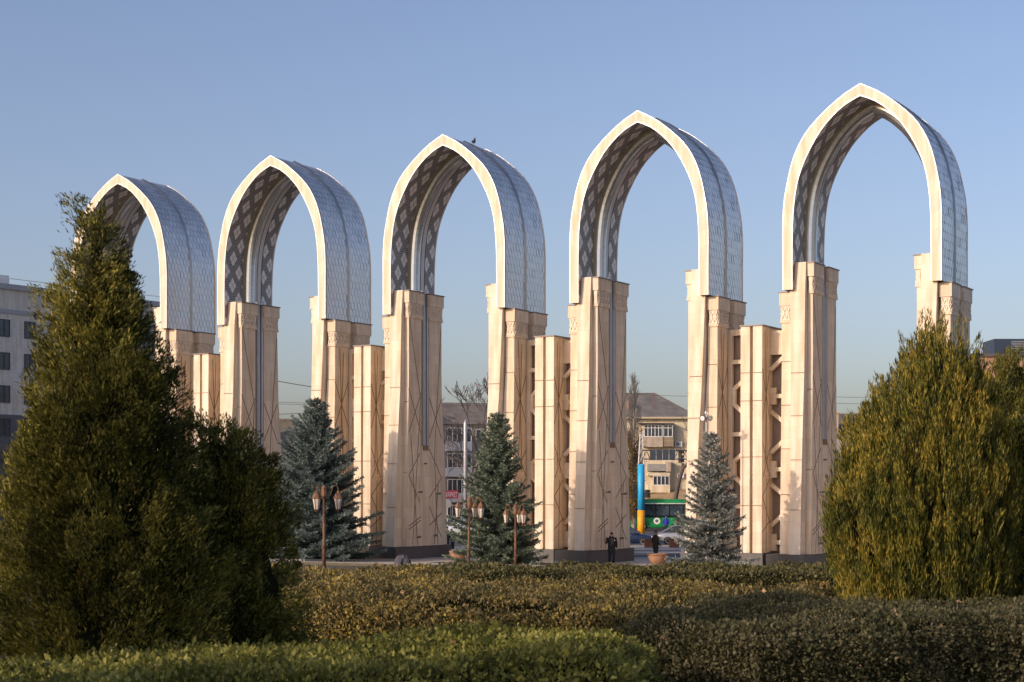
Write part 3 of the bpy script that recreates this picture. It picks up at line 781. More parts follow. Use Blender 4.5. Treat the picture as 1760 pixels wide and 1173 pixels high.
# ------------------------------------------------------------------ blue spruces
def spruce(label, px, apex, D, hw, ground, mat, seed, group, asym=0., gap=0., tier=1.):
    r = np.random.default_rng(seed); x = (px - 880) / F * D; top = CZ - (apex - HZ) / F * D; H = top - ground; Rb = hw / F * D * 1.2
    t = empty('spruce', label, 'spruce', (x, D, ground), group=group)
    m = MB(); m.tube([(0, 0, -.1), (0, 0, H * .5), (0, 0, H * .97)], [.14, .09, .02]); m.build('trunk', M['bark'], t)
    bases, dirs, lens = [], [], []
    z = .22; bm_ = MB()
    while z < H - .12:
        f = z / H; prof = (1 - f) ** .86 * (1.0 if f > .12 else .80 + f * 1.7)
        n = int(6 + 8 * (1 - f)); off = r.uniform(0, 6.28)
        for k in range(n):
            th = off + 2 * PI * k / n + r.normal(0, .2)
            L_ = Rb * prof * min(1.25, r.lognormal(-.14, .22)) * (1 + asym * math.cos(th)) + .10
            if r.uniform() < gap: continue
            droop = -.22 + .75 * f + r.normal(0, .06)
            ns = max(3, int(L_ / .10)); p = np.array([0, 0, z + r.normal(0, .05)]); d0 = np.array([math.cos(th), math.sin(th), droop])
            pts = []
            for j in range(ns + 1):
                u = j / ns; q = p + d0 * L_ * u + np.array([0, 0, .22 * L_ * u * u]); pts.append(q)
            if L_ > .5: bm_.tube([tuple(pts[0]), tuple(pts[ns // 2]), tuple(pts[-1])], [.022, .014, .006], 3, False)
            side = np.array([-math.sin(th), math.cos(th), 0])
            for j in range(1, ns + 1):
                u = j / ns
                tl = (.12 + .34 * L_ * (1 - u) * .55) * r.uniform(.7, 1.2)
                for sgn in (-1, 1, 0):
                    if sgn == 0 and j < ns and r.uniform() < .4: continue
                    dd = unit(d0 * .75 + side * sgn * r.uniform(.5, 1.1) + np.array([0, 0, r.normal(.10, .16)]))
                    nseg = max(1, int(tl / .13))
                    for q in range(nseg):
                        bases.append(pts[j] + dd * tl * q / nseg); dirs.append(dd); lens.append(tl / nseg + .08)
        z += tier * (.27 + .13 * (1 - f)) * r.uniform(.8, 1.2)
    # leader
    for k in range(8): bases.append(np.array([0, 0, H - .1 * k - .05])); dirs.append(unit(r.normal(0, .25, 3) + np.array([0, 0, 1]))); lens.append(.2)
    P = np.array(bases); Dr = np.array(dirs); Ls = np.array(lens); k = 7
    i = np.repeat(np.arange(len(P)), k)
    dd = unit(Dr[i] + r.normal(0, .38, (len(i), 3)))
    V = blades(P[i] + Dr[i] * (r.uniform(-.02, .08, len(i)))[:, None] + r.normal(0, .018, (len(i), 3)), dd, Ls[i] * r.uniform(.7, 1.15, len(i)), .042 * r.uniform(.7, 1.3, len(i)))
    quads('needles', V, mat, t); bm_.build('branches', M['bark'], t)
    return t
GS = 'blue spruces in front of the arches'
spruce('broadest dark blue spruce, left of the middle arch, behind the first rusty lamp', 541, 688, 98.5, 92, .05, LF['spruce_blue'], 61, GS, .0, 0., .62)
spruce('dense green spruce before the middle arch, beside two rusty lamps', 855, 712, 92.0, 70, .02, LF['spruce_green'], 62, GS, 0., 0., .72)
spruce('slender pale silver-blue spruce right of the man in the hat', 1222, 745, 86.0, 56, .05, LF['spruce_pale'], 63, GS, .05, .22)

# ------------------------------------------------------------------ rusty lantern posts
def lamp(label, px, top, D, H, rots, tilt=0):
    x = (px - 880) / F * D; zt = CZ - (top - HZ) / F * D
    t = empty('lantern_post', label, 'street lamp', (x, D, zt - H), group='rusty lantern posts')
    m = MB(); m.tube([(0, 0, -.2), (0, 0, .9), (.01, 0, .92), (.0, 0, 1.0), (0, 0, H - .55)], [.074, .07, .07, .056, .05], 12)
    m.tube([(0, 0, .86), (0, 0, .92), (0, 0, .98)], [.076, .09, .064], 12)
    m.build('pole', M['rust'], t, True)
    m = MB(); m.tube([(0, 0, 1.0), (0, 0, H * .58)], .0575, 12, False); m.build('worn_sleeve', M['rust_light'], t, True)
    m = MB(); m.tube([(0, 0, H - .56), (0, 0, H - .5), (0, 0, H - .42), (0, 0, H - .18), (0, 0, H - .10), (0, 0, H - .04), (0, 0, H)], [.06, .10, .115, .10, .115, .06, .012], 8)
    m.build('finial', M['rust_light'], t)
    for a in rots:
        ca, sa = math.cos(a), math.sin(a); P = lambda r_, z: (r_ * ca, r_ * sa, z)
        m = MB(); pts = []
        for k in range(15):
            u = k / 14
            if u < .45: r_ = .07 + .26 * (u / .45); z = H - .44 + .30 * (u / .45) ** 1.6 - .10 * math.sin(PI * u / .45)
            else: v = (u - .45) / .55 * PI; r_ = .33 + .115 - .115 * math.cos(v); z = H - .14 + .12 * math.sin(v)
            pts.append(P(r_, z))
        pts.append(P(.56, H - .22)); m.tube(pts, .017, 6); ar = m.build('arm', M['rust_light'], t, True)
        cx, cy = .56 * ca, .56 * sa; zr = H - .24
        m = MB()
        ring = lambda r_, z, n=6: [(cx + r_ * math.cos(2 * PI * k / n + a), cy + r_ * math.sin(2 * PI * k / n + a), z) for k in range(n)]
        m.loft([ring(.03, zr + .02), ring(.05, zr - .04), ring(.12, zr - .13), ring(.165, zr - .24), ring(.20, zr - .27), ring(.20, zr - .29), ring(.165, zr - .295)])
        la = m.build('lantern_hood', M['rust_light'], t)
        m = MB(); m.loft([ring(.16, zr - .297), ring(.09, zr - .72)]); m.build('glass', M['lampglass'], la)
        m = MB()
        for k in range(6):
            q0 = ring(.165, zr - .296)[k]; q1 = ring(.094, zr - .72)[k]; m.tube([q0, q1], .011, 5)
        m.loft([ring(.098, zr - .715), ring(.10, zr - .75), ring(.05, zr - .79), ring(.015, zr - .84)])
        m.build('cage', M['rust'], la)
    t.rotation_euler = (0, tilt, 0)
    return t
lamp('rusty lantern post with two lanterns, in front of the broadest blue spruce', 557, 834, 68, 3.34, [R(245), R(12)])
lamp('rusty lantern post in the middle, leaning slightly, left of the green spruce', 805, 854, 80, 3.4, [PI + .4, R(-12), R(62)], R(1.0))
lamp('rusty lantern post farthest right, directly before the green spruce', 886, 867, 88.5, 3.25, [PI - .5, R(-42), R(70)])

# ------------------------------------------------------------------ people
def person(label, loc, rz, H=1.75, coat=(.012, .012, .013), trouser=(.015, .018, .028), cap=None, hat='cap', pose=None, long_coat=.55, head_fwd=0.0, skin=(.42, .25, .18), group=None):
    t = empty('person', label, 'person', loc, rz, group=group)
    s = H / 1.75
    J = dict(hipL=(.10, 0, .92), hipR=(-.10, 0, .92), kneeL=(.11, -.03, .50), kneeR=(-.11, .02, .50), ankL=(.12, 0, .08), ankR=(-.12, .04, .08),
             shL=(.20, .01, 1.43), shR=(-.20, .01, 1.43), elL=(.27, .03, 1.14), elR=(-.27, .03, 1.14), wrL=(.28, -.05, .88), wrR=(-.28, -.05, .88),
             neck=(0, .01, 1.46), head=(0, -.02, 1.63))
    J.update(pose or {})
    J = {k: Vector(v) * s for k, v in J.items()}
    hf = head_fwd
    sk = plain('skin', skin, .6); ct = plain('coat_cloth', coat, .85, var=.3, scale=14); tr = plain('trouser_cloth', trouser, .9, var=.2, scale=14)
    m = MB()
    # torso
    el = lambda c, rx, ry, n=14: [(c[0] + rx * math.cos(2 * PI * k / n), c[1] + ry * math.sin(2 * PI * k / n), c[2]) for k in range(n)]
    m.loft([el(Vector(c) * s, rx * s, ry * s) for c, rx, ry in (((0, 0, .86), .13, .10), ((0, 0, .95), .165, .115), ((0, 0, 1.1), .145, .10), ((0, 0, 1.28), .17, .115), ((0, .01, 1.40), .18, .10), ((0, .01, 1.47), .09, .07))])
    hd = J['head']
    m.tube([J['neck'] - Vector((0, 0, .05)) * s, hd - Vector((0, -.01, .06)) * s], [.062 * s, .056 * s], 10)
    m.ellipsoid(hd + Vector((0, .012, .02)) * s, (.076 * s, .093 * s, .105 * s), 14, 10)
    m.ellipsoid(hd + Vector((0, -.03, -.05)) * s, (.058 * s, .062 * s, .070 * s), 12, 8)
    m.tube([hd + Vector((0, -.075, .02)) * s, hd + Vector((0, -.108, -.022)) * s], [.009 * s, .017 * s], 8)
    for sx in (-1, 1): m.ellipsoid(hd + Vector((sx * .077, .015, -.005)) * s, (.012 * s, .022 * s, .033 * s), 8, 6)
    for sd in 'LR':
        hp, kn, an = J['hip' + sd], J['knee' + sd], J['ank' + sd]
        m.tube([hp, (hp + kn) / 2, kn, (kn * .6 + an * .4) + Vector((0, .015, 0)), an], [.085 * s, .075 * s, .055 * s, .052 * s, .036 * s], 10)
        m.tube([an + Vector((0, .05, -.03)) * s, an + Vector((0, -.05, -.035)) * s, an + Vector((0, -.15, -.05)) * s], [.04 * s, .04 * s, .028 * s], 8)
        sh, eb, wr = J['sh' + sd], J['el' + sd], J['wr' + sd]
        m.tube([sh, (sh + eb) / 2, eb, (eb + wr) / 2, wr], [.055 * s, .048 * s, .040 * s, .036 * s, .026 * s], 10)
        d = (wr - eb).normalized(); side = Vector((0, 1, 0)) if abs(d.y) < .8 else Vector((0, 0, 1))
        side = (side - d * side.dot(d)).normalized(); nrm = d.cross(side)
        m.tube([wr, wr + d * .04 * s, wr + d * .09 * s], [.026 * s, .033 * s, .030 * s], 8)
        for k, (o, ln) in enumerate(((-.027, .066), (-.009, .076), (.009, .072), (.026, .056))):
            b = wr + d * .082 * s + side * o * s
            m.tube([b, b + (d * .55 + nrm * .12) * ln * s, b + (d * .9 + nrm * .45) * ln * s], [.0095 * s, .009 * s, .007 * s], 6)
        b = wr + d * .03 * s - side * .026 * s; m.tube([b, b + (d * .6 - side * .55) * .05 * s, b + (d * 1.1 - side * .6 + nrm * .3) * .055 * s], [.012 * s, .011 * s, .008 * s], 6)
    body = m.build('body', sk, t, True)
    rm = body.modifiers.new('merge', 'REMESH'); rm.mode = 'VOXEL'; rm.voxel_size = .011; rm.use_smooth_shade = True
    # coat
    m = MB(); zb = long_coat
    m.loft([el(Vector(c) * s, rx * s, ry * s, 16) for c, rx, ry in (((0, .0, zb), .215, .165), ((0, 0, .80), .205, .155), ((0, 0, 1.02), .195, .145), ((0, 0, 1.28), .215, .155), ((0, .01, 1.41), .215, .135), ((0, .01, 1.48), .12, .10), ((0, .015, 1.53), .092, .085))])
    for sd in 'LR':
        sh, eb, wr = J['sh' + sd], J['el' + sd], J['wr' + sd]
        m.tube([sh + Vector((0, 0, .01)), (sh + eb) / 2, eb, (eb + wr) / 2, wr - (wr - eb).normalized() * .02], [.085 * s, .078 * s, .070 * s, .06 * s, .052 * s], 10)
    c = m.build('coat', ct, t, True)
    rm = c.modifiers.new('merge', 'REMESH'); rm.mode = 'VOXEL'; rm.voxel_size = .016; rm.use_smooth_shade = True
    m = MB(); m.tube([Vector((0, .02, 1.44)) * s, Vector((0, .03, 1.50)) * s, Vector((0, .03, 1.55)) * s], [.13 * s, .125 * s, .10 * s], 14)
    m.build('collar', ct, t, True)
    m = MB()
    for sd in 'LR':
        hp, kn, an = J['hip' + sd], J['knee' + sd], J['ank' + sd]
        m.tube([hp, (hp + kn) / 2, kn, (kn + an) / 2, an + Vector((0, 0, .0))], [.105 * s, .094 * s, .08 * s, .074 * s, .07 * s], 12)
    m.build('trousers', tr, t, True)
    for sd in 'LR':
        an = J['ank' + sd]; m = MB()
        m.loft([el((an.x, an.y + .04 * s, 0.0), .048 * s, .09 * s), el((an.x, an.y - .03 * s, .004), .052 * s, .14 * s), el((an.x, an.y - .02 * s, .05), .05 * s, .125 * s), el((an.x, an.y + .01 * s, .105), .045 * s, .06 * s)])
        m.build('shoe', M['black'], t, True)
    m = MB()
    cm = plain('headwear_cloth', cap or coat, .9)
    if hat == 'cap':
        m.loft([el(hd + Vector((0, .012, z)) * s, rx * s, rx * 1.2 * s) for z, rx in ((.02, .080), (.06, .084), (.10, .074), (.13, .045), (.14, .01))])
        m.loft([el(hd + Vector((0, -.10, .022)) * s, .06 * s, .06 * s), el(hd + Vector((0, -.10, .034)) * s, .06 * s, .06 * s)])
    else:
        m.loft([el(hd + Vector((0, .012, z)) * s, rx * s, rx * 1.15 * s) for z, rx in ((.03, .125), (.045, .128), (.05, .092), (.12, .088), (.16, .075), (.17, .03))])
    m.build('hat' if hat != 'cap' else 'cap', cm, t, True)
    return t
p1 = at(1051, 0, 95.6)
p = person('man in long black coat and cap walking forward, looking at his raised hand', (p1.x, 95.6, 0), R(8), 1.80, pose=dict(
    elR=(-.30, -.02, 1.16), wrR=(-.36, -.24, 1.24), head=(0.0, -.055, 1.60), kneeL=(.11, -.10, .50), ankL=(.10, -.02, .08), kneeR=(-.09, -.02, .50), ankR=(-.09, .16, .12)), long_coat=.62)
m = MB(); m.tube([(-.06, -.16, 1.46), (-.04, -.19, 1.25), (-.05, -.185, 1.05)], .022, 6); m.tube([(.06, -.16, 1.46), (.03, -.19, 1.28), (.05, -.185, 1.12)], .022, 6)
m.build('scarf', plain('grey_scarf', (.11, .11, .105), .9, var=.7, scale=30), p)
m = MB(); m.box(-.03, .03, -.1, -.085, .0, .14); q = m.build('badge', M['frame_white'], p); q.scale = (.9, 1, .5); q.location = (.14, -.075, 1.30)
p2 = at(1127, 0, 99.2)
person('man in a brown brimmed hat and black jacket standing behind the bowl planter', (p2.x, 99.2, 0), R(120), 1.76, cap=(.10, .065, .04), hat='brim', long_coat=.72,
       pose=dict(wrL=(.26, -.16, .95), wrR=(-.26, -.14, .93)), coat=(.014, .013, .012))
p3 = at(1145, 0, 168)
person('person in a bright blue jacket standing by the green bus', (p3.x, 168, 0), R(170), 1.66, coat=(.02, .03, .32), cap=(.02, .03, .25), long_coat=.75)
p4 = at(1167, 0, 168.5)
person('person in a dark jacket beside the rear part of the green bus', (p4.x, 168.5, 0), R(150), 1.72, coat=(.018, .016, .02), long_coat=.78, hat='cap')
p5 = at(768, 0, 117)
person('person in black standing beside the middle arch, near the parked white car', (p5.x, 117, 0), R(60), 1.66, long_coat=.7)
p6 = at(778, 0, 119)
person('person in a dark jacket bending slightly, left of the green spruce', (p6.x, 119, 0), R(-40), 1.5, coat=(.016, .018, .03), cap=(.05, .12, .3), long_coat=.7, pose=dict(head=(0, -.14, 1.58)))

# ------------------------------------------------------------------ planters and things on the ground
def bowl(label, loc):
    t = empty('bowl_planter', label, 'planter', loc, group='terracotta bowl planters')
    m = MB(); ring = lambda r_, z: [(r_ * math.cos(2 * PI * k / 28), r_ * math.sin(2 * PI * k / 28), z) for k in range(28)]
    m.loft([ring(.28, 0), ring(.36, .05), ring(.50, .22), ring(.57, .42), ring(.585, .56), ring(.62, .57), ring(.62, .63), ring(.56, .63), ring(.53, .52)], True)
    t.scale = (.93, .93, .93); m.build('bowl', plain('terracotta', (.36, .20, .12), .8, var=.15, scale=4), t, True)
    m = MB(); m.loft([ring(.525, .545), ring(.3, .57)]); m.build('earth', M['soil'], t)
    return t
b1 = at(1130, 0, 95.8); bowl('round terracotta bowl planter in front of the man in the hat', (b1.x, 95.8, 0))
b2 = at(788, 0, 100.5); bowl('round terracotta bowl planter half hidden by the green spruce', (b2.x, 100.5, 0))
def box_planter(label, px, D, w_):
    x = (px - 880) / F * D; t = empty('wooden_planter', label, 'planter', (x, D, .06), group='wooden box planters')
    m = MB(); n = 7
    for k in range(n): m.box(-w_ / 2 + k * w_ / n + .008, -w_ / 2 + (k + 1) * w_ / n - .008, -.3, -.27, .04, .62); m.box(-w_ / 2 + k * w_ / n + .008, -w_ / 2 + (k + 1) * w_ / n - .008, .27, .3, .04, .62)
    m.box(-w_ / 2 + .02, w_ / 2 - .02, -.268, .268, .05, .60)
    m.build('planks', plain('brown_planks', (.20, .085, .05), .7, var=.3, scale=6), t)
    m = MB(); m.box(-w_ / 2 - .02, w_ / 2 + .02, -.32, .32, .622, .66); m.build('rim', plain('dark_plank', (.13, .06, .04), .7), t)
    return t
box_planter('brown wooden planter box behind the man, before the dark blue car', 1115, 121.5, .62)
box_planter('brown wooden planter box before the silver car, beside the pale spruce', 1159, 121.5, .70)

def blob(name, label, cat, loc, rx, ry, rz_, mat, seed, kind=None):
    t = random.Random(seed); m = MB(); ph = [t.uniform(0, 6) for _ in range(6)]; n = 18; rings = []
    for j in range(11):
        a = PI / 2 * j / 10; ring = []
        for k in range(n):
            th = 2 * PI * k / n
            q = 1 + .14 * math.sin(3 * th + ph[0] + 2 * a) + .09 * math.sin(5 * th + ph[1] - 3 * a) + .05 * math.sin(9 * th + ph[2] + 5 * a)
            ring.append((rx * q * math.cos(a) ** .8 * math.cos(th) + .12 * rx * math.sin(a), ry * q * math.cos(a) ** .8 * math.sin(th), rz_ * math.sin(a) ** 1.05 * (1 + .05 * math.sin(4 * th + ph[3]))))
        rings.append(ring)
    m.loft(rings); o = m.build(name, mat, None, False); o.location = loc; return tag(o, label, cat)
bl = at(691, 977, 88.5)
blob('boulder', 'dark grey peaked boulder on the path, left of the second lamp', 'boulder', (bl.x, 88.5, bl.z - .05), .47, .4, .74, plain('dark_rock', (.06, .06, .075), .85, var=.5, scale=5, bump=.8), 4)
bu = at(783, 978, 85.5)
mt, nt, N, L, P = nodes('patterned_blanket')
vo = N.new('ShaderNodeTexVoronoi'); vo.inputs['Scale'].default_value = 7; tc = N.new('ShaderNodeTexCoord'); L.new(tc.outputs['Object'], vo.inputs['Vector'])
cr = N.new('ShaderNodeValToRGB'); cr.color_ramp.interpolation = 'CONSTANT'; cr.color_ramp.elements[0].color = (.62, .62, .66, 1); cr.color_ramp.elements[1].color = (.05, .06, .16, 1); cr.color_ramp.elements[1].position = .5
L.new(vo.outputs['Distance'], cr.inputs['Fac']); L.new(cr.outputs['Color'], P.inputs['Base Color']); P.inputs['Roughness'].default_value = .9
blob('blanket_bundle', 'crumpled white and navy patterned blanket lying at the foot of the second lamp', 'blanket', (bu.x, 85.5, bu.z - .05), .62, .35, .30, mt, 8)

# ------------------------------------------------------------------ vehicles
def car(label, loc, rz, paint, Lg=4.6, Hh=1.46, W=1.8, kind='sedan', cat='car'):
    t = empty('parked_car' if cat == 'car' else cat, label, cat, loc, rz)
    pm = plain('car_paint', paint, .28, .35, spec=.6); hw = W / 2
    st = [(-Lg / 2, .42, .82, .80), (-Lg / 2 + .10, .28, .92, .90), (-Lg / 2 + .7, .22, .95, 1.0), (-.9, .20, .95, 1.0), (.5, .20, .93, 1.0), (1.0, .20, .90, 1.0), (Lg / 2 - .6, .22, .80, .97), (Lg / 2 - .12, .28, .68, .86), (Lg / 2, .40, .58, .76)]
    if kind == 'suv': st = [(x, a + .04, b + .12, c_) for x, a, b, c_ in st]
    m = MB()
    m.loft([[(x, hw * c_ * k[0], a + (b - a) * k[1]) for k in ((-.86, 0), (-.98, .16), (-1, .55), (-.96, .85), (-.84, 1), (.84, 1), (.96, .85), (1, .55), (.98, .16), (.86, 0))] for x, a, b, c_ in st])
    bd = m.build('body', pm, t, True)
    bt = .94 if kind != 'suv' else 1.06
    g = [(-Lg / 2 + (.45 if kind != 'suv' else .12), bt, .02), (-1.15 if kind != 'suv' else -1.75, bt, Hh - bt - .08), (-.7, bt, Hh - bt - .01), (.0, bt, Hh - bt - .02), (.35, bt, Hh - bt - .08), (1.15, bt - .03, .03)]
    def ring(x, z0, h, k=1.): return [(x, -hw * .90 * k, z0), (x, -hw * (.90 - .22 * h / .5 * .7) * k, z0 + h), (x, hw * (.90 - .22 * h / .5 * .7) * k, z0 + h), (x, hw * .90 * k, z0)]
    m = MB(); m.loft([ring(*q) for q in g]); m.build('windows', M['glass'], t)
    m = MB()
    rr = [ring(*q) for q in g[1:5]]
    m.loft([[(a[1][0], a[1][1] * 1.01, a[1][2] - .03), (a[1][0], a[1][1] * .97, a[1][2] + .022), (a[2][0], a[2][1] * .97, a[2][2] + .022), (a[2][0], a[2][1] * 1.01, a[2][2] - .03)] for a in rr])
    full_ = [ring(*q) for q in g]
    for sy in (1, 2):
        for q in (0, 4): m.tube([Vector(full_[q + (0)][sy if q == 0 else sy]) , Vector(full_[q + 1][sy])], .035, 5)
        mid = full_[2]; m.tube([(-.15, (-1 if sy == 1 else 1) * hw * .90, bt), (-.18, mid[sy][1] * 1.01, mid[sy][2] - .02)], .035, 5)
    m.build('roof', pm, t)
    for (wx) in (-Lg / 2 + .88, Lg / 2 - .86):
        for sy in (-1, 1):
            m = MB(); y0 = sy * (hw - .20); y1 = sy * (hw + .005)
            rg = lambda r_, y: [(wx + r_ * math.cos(2 * PI * k / 24), y, .325 + r_ * math.sin(2 * PI * k / 24)) for k in range(24)]
            m.loft([rg(.30, y0), rg(.325, y0 + sy * .03), rg(.325, y1 - sy * .03), rg(.29, y1), rg(.21, y1)]); wh = m.build('wheel', M['tyre'], t, True)
            m = MB(); m.loft([rg(.215, y1 - sy * .02), rg(.20, y1 + sy * .006), rg(.06, y1 - sy * .01)]); m.build('rim', M['rim'], wh)
    for sy in (-1, 1):
        m = MB(); m.ellipsoid((Lg / 2 - .16, sy * hw * .70, .66 if kind != 'suv' else .76), (.17, .17, .075), 10, 6); m.build('headlight', plain('lamp_lens', (.75, .77, .8), .1), t, True)
        m = MB(); m.ellipsoid((-Lg / 2 + .10, sy * hw * .72, .80 if kind != 'suv' else .95), (.13, .16, .07), 10, 6); m.build('tail_light', plain('red_lens', (.10, .012, .014), .2), t, True)
        m = MB(); m.ellipsoid((.85, sy * (hw + .08), bt + .03), (.07, .10, .065), 8, 6); m.build('mirror', pm, t, True)
        m = MB()
        for q in (-.62, .40): m.box(q, q + .2, *sorted((sy * (hw - .005), sy * (hw + .022))), .80, .83)
        m.build('door_handle', M['rim'], t)
    m = MB(); m.box(Lg / 2 - .06, Lg / 2 + .004, -.42, .42, .40, .55); m.build('grille', M['black'], t)
    return t
c1 = at(1163, 0, 129.5); car('silver sedan facing right on the road, half hidden by the pale spruce', (c1.x + .75, 129.5, .03), R(-4), (.48, .50, .54))
c2 = at(1070, 0, 127.5); car('dark blue sedan facing right, its front showing beside the right-centre arch leg', (c2.x + .15, 127.5, .03), R(-8), (.03, .055, .12))
c3 = at(772, 0, 152); car('white crossover facing right, seen between the middle arch leg and the green spruce', (c3.x, 152, .03), R(-6), (.62, .66, .70), 4.5, 1.62, 1.85, 'suv')
c4 = at(800, 0, 164); car('dark teal hatchback behind the white crossover', (c4.x, 164, .03), R(-12), (.02, .06, .075), 4.6, 1.75, 1.85, 'suv')

# the green bus
BD = 178.0
bx = at(1165, 0, BD).x
bus = empty('city_bus', 'long green and black city bus seen through the second arch from the right', 'bus', (bx, BD, .03), R(-2))
gp = plain('bus_green', (.012, .25, .07), .35, var=.15, scale=.7); L2 = 6.0; hw = 1.25
m = MB()
def bring(x, k): return [(x, -hw * k, .32), (x, -hw * 1.0, .5), (x, -hw, 1.32)] + [(x, hw, 1.32), (x, hw * 1.0, .5), (x, hw * k, .32)]
m.loft([[(x, y * f_, z) for (_, y, z) in bring(x, .96)] for x, f_ in ((-L2, .94), (-L2 + .15, 1), (L2 - .2, 1), (L2, .92))])
m.build('lower_body', gp, bus)
m = MB(); m.loft([[(x, -hw * f_, 1.322), (x, -hw * f_ * .985, 2.72), (x, hw * f_ * .985, 2.72), (x, hw * f_, 1.322)] for x, f_ in ((-L2 + .02, .93), (-L2 + .16, .995), (L2 - .2, .995), (L2 - .02, .92))])
wb = m.build('window_band', plain('bus_glass', (.015, .018, .022), .08), bus)
m = MB()
for k in range(8):
    xw_ = -L2 + .9 + k * 1.42
    m.box(xw_, xw_ + 1.26, -hw * .997 - .012, -hw * .985, 1.55, 2.55)
m.build('side_window', plain('bus_pane', (.045, .07, .085), .1, var=.8, scale=1.2), wb)
m = MB(); m.loft([[(x, -hw * f_, 2.722), (x, -hw * f_ * .96, 2.95), (x, hw * f_ * .96, 2.95), (x, hw * f_, 2.722)] for x, f_ in ((-L2, .93), (-L2 + .15, 1), (L2 - .2, 1), (L2, .92))]); m.build('roof', gp, bus)
m = MB(); m.box(-L2 + .3, L2 - .3, -hw - .012, -hw + .01, 2.74, 2.82); m.build('roof_stripe', M['frame_white'], bus)
m = MB(); m.loft([[(x, y, z) for y, z in ((-.9, 2.952), (-.8, 3.22), (.8, 3.22), (.9, 2.952))] for x in (-4.2, 1.0)]); m.build('roof_unit', gp, bus)
m = MB(); m.box(-3.2, -1.6, -.7, .5, 3.222, 3.3); m.build('roof_hatch', plain('yellow_hatch', (.5, .42, .03), .6), bus)
for wx in (-3.7, 2.55):
    for sy in (-1, 1):
        rg = lambda r_, y: [(wx + r_ * math.cos(2 * PI * k / 24), y, .47 + r_ * math.sin(2 * PI * k / 24)) for k in range(24)]
        y1 = sy * (hw + .02); m = MB(); m.loft([rg(.45, y1 - sy * .3), rg(.48, y1 - sy * .25), rg(.48, y1 - sy * .02), rg(.44, y1), rg(.30, y1)]); wh = m.build('wheel', M['tyre'], bus, True)
        m = MB(); m.loft([rg(.31, y1 - sy * .02), rg(.28, y1 + sy * .008), rg(.10, y1 - sy * .03)]); m.build('rim', M['rim'], wh)
        m = MB(); yy = sy * (hw + .008); pts = [(wx + .62 * math.cos(PI * k / 12), yy, .47 + .62 * math.sin(PI * k / 12)) for k in range(13)]
        m.tube(pts, .05, 5); m.build('wheel_arch', M['black'], bus)
m = MB(); ccx = at(1128, 0, BD).x - bx
m.loft([[(ccx + r_ * math.cos(2 * PI * k / 24), y, .98 + r_ * math.sin(2 * PI * k / 24)) for k in range(24)] for r_, y in ((.34, -hw - .004), (.34, -hw - .02))]); em = m.build('round_emblem', M['frame_white'], bus)
m = MB(); m.loft([[(ccx + r_ * math.cos(2 * PI * k / 5 + .3), y, .98 + r_ * math.sin(2 * PI * k / 5 + .3)) for k in range(5)] for r_, y in ((.19, -hw - .018), (.19, -hw - .03))]); m.build('emblem_mark', plain('emblem_grey', (.12, .16, .12), .6), em)
m = MB()
for (sx, sgn) in ((-4.6, 1), (3.3, 1), (1.6, -1)):
    for q in range(3):
        pts = [(sx + .12 * q + sgn * .5 * u * math.cos(2.6 * u + q), -hw - .014, .62 + q * .16 + .34 * u * math.sin(2.2 * u + q * .8)) for u in [k / 8 for k in range(9)]]
        m.tube(pts, .03, 4)
for q in range(6): m.ellipsoid((ccx + .9 + q * .33, -hw - .008, .62 + (q * 37 % 5) * .14), (.05, .01, .05), 6, 4)
m.build('scroll_ornament', plain('pale_green', (.45, .62, .38), .6), bus)
m = MB(); m.box(-L2 + .2, L2 - .2, -hw + .06, hw - .06, .18, .318); m.build('skirt', M['black'], bus)

# ------------------------------------------------------------------ painted column with sign gantry
KD = 150.0
k0 = at(1102, 0, KD)
kc = empty('painted_column', 'tall round column painted sky blue above and orange-yellow below', 'column', (k0.x, KD, .03))
zb_, zm_, zt_ = .0, CZ - (878 - HZ) / F * KD, CZ - (799 - HZ) / F * KD
m = MB(); m.tube([(0, 0, zb_), (0, 0, zm_)], .325, 24); m.build('yellow_band', plain('yellow_paint', (.80, .36, .01), .55, var=.05, scale=2), kc, True)
m = MB(); m.tube([(0, 0, zm_), (0, 0, zt_)], .31, 24); m.build('blue_band', plain('blue_paint', (.03, .40, .74), .5, var=.05, scale=2), kc, True)
m = MB()
for u in (.25, .6): m.tube([(0, 0, zm_ + (zt_ - zm_) * u - .012), (0, 0, zm_ + (zt_ - zm_) * u + .012)], .318, 24)
m.build('band_joint', plain('blue_joint', (.05, .3, .55), .6), kc)
gs = plain('galvanised', (.50, .50, .50), .5, .5)
zq = CZ - (746 - HZ) / F * KD
gt = empty('sign_gantry', 'grey steel lattice mast and truss of road signs above the painted column', 'gantry', (k0.x, KD, .03 + zt_))
m = MB(); hq = zq - zt_
for a in range(4):
    ca, sa = math.cos(PI / 4 + a * PI / 2), math.sin(PI / 4 + a * PI / 2)
    m.tube([(.34 * ca, .34 * sa, 0), (.12 * ca, .12 * sa, hq)], .045, 5)
    cb, sb = math.cos(PI / 4 + (a + 1) * PI / 2), math.sin(PI / 4 + (a + 1) * PI / 2)
    for u, v in ((0, .3), (.3, .55), (.55, .8)):
        ru = .34 - .22 * u; rv = .34 - .22 * v
        m.tube([(ru * ca, ru * sa, hq * u), (rv * cb, rv * sb, hq * v)], .025, 4); m.tube([(ru * ca, ru * sa, hq * u), (ru * cb, ru * sb, hq * u)], .025, 4)
m.box(-.2, .2, -.2, .2, hq, hq + .08)
m.build('mast', gs, gt)
m = MB(); z0 = CZ - (790 - HZ) / F * KD - zt_; z1 = CZ - (775 - HZ) / F * KD - zt_; xe = 8.5
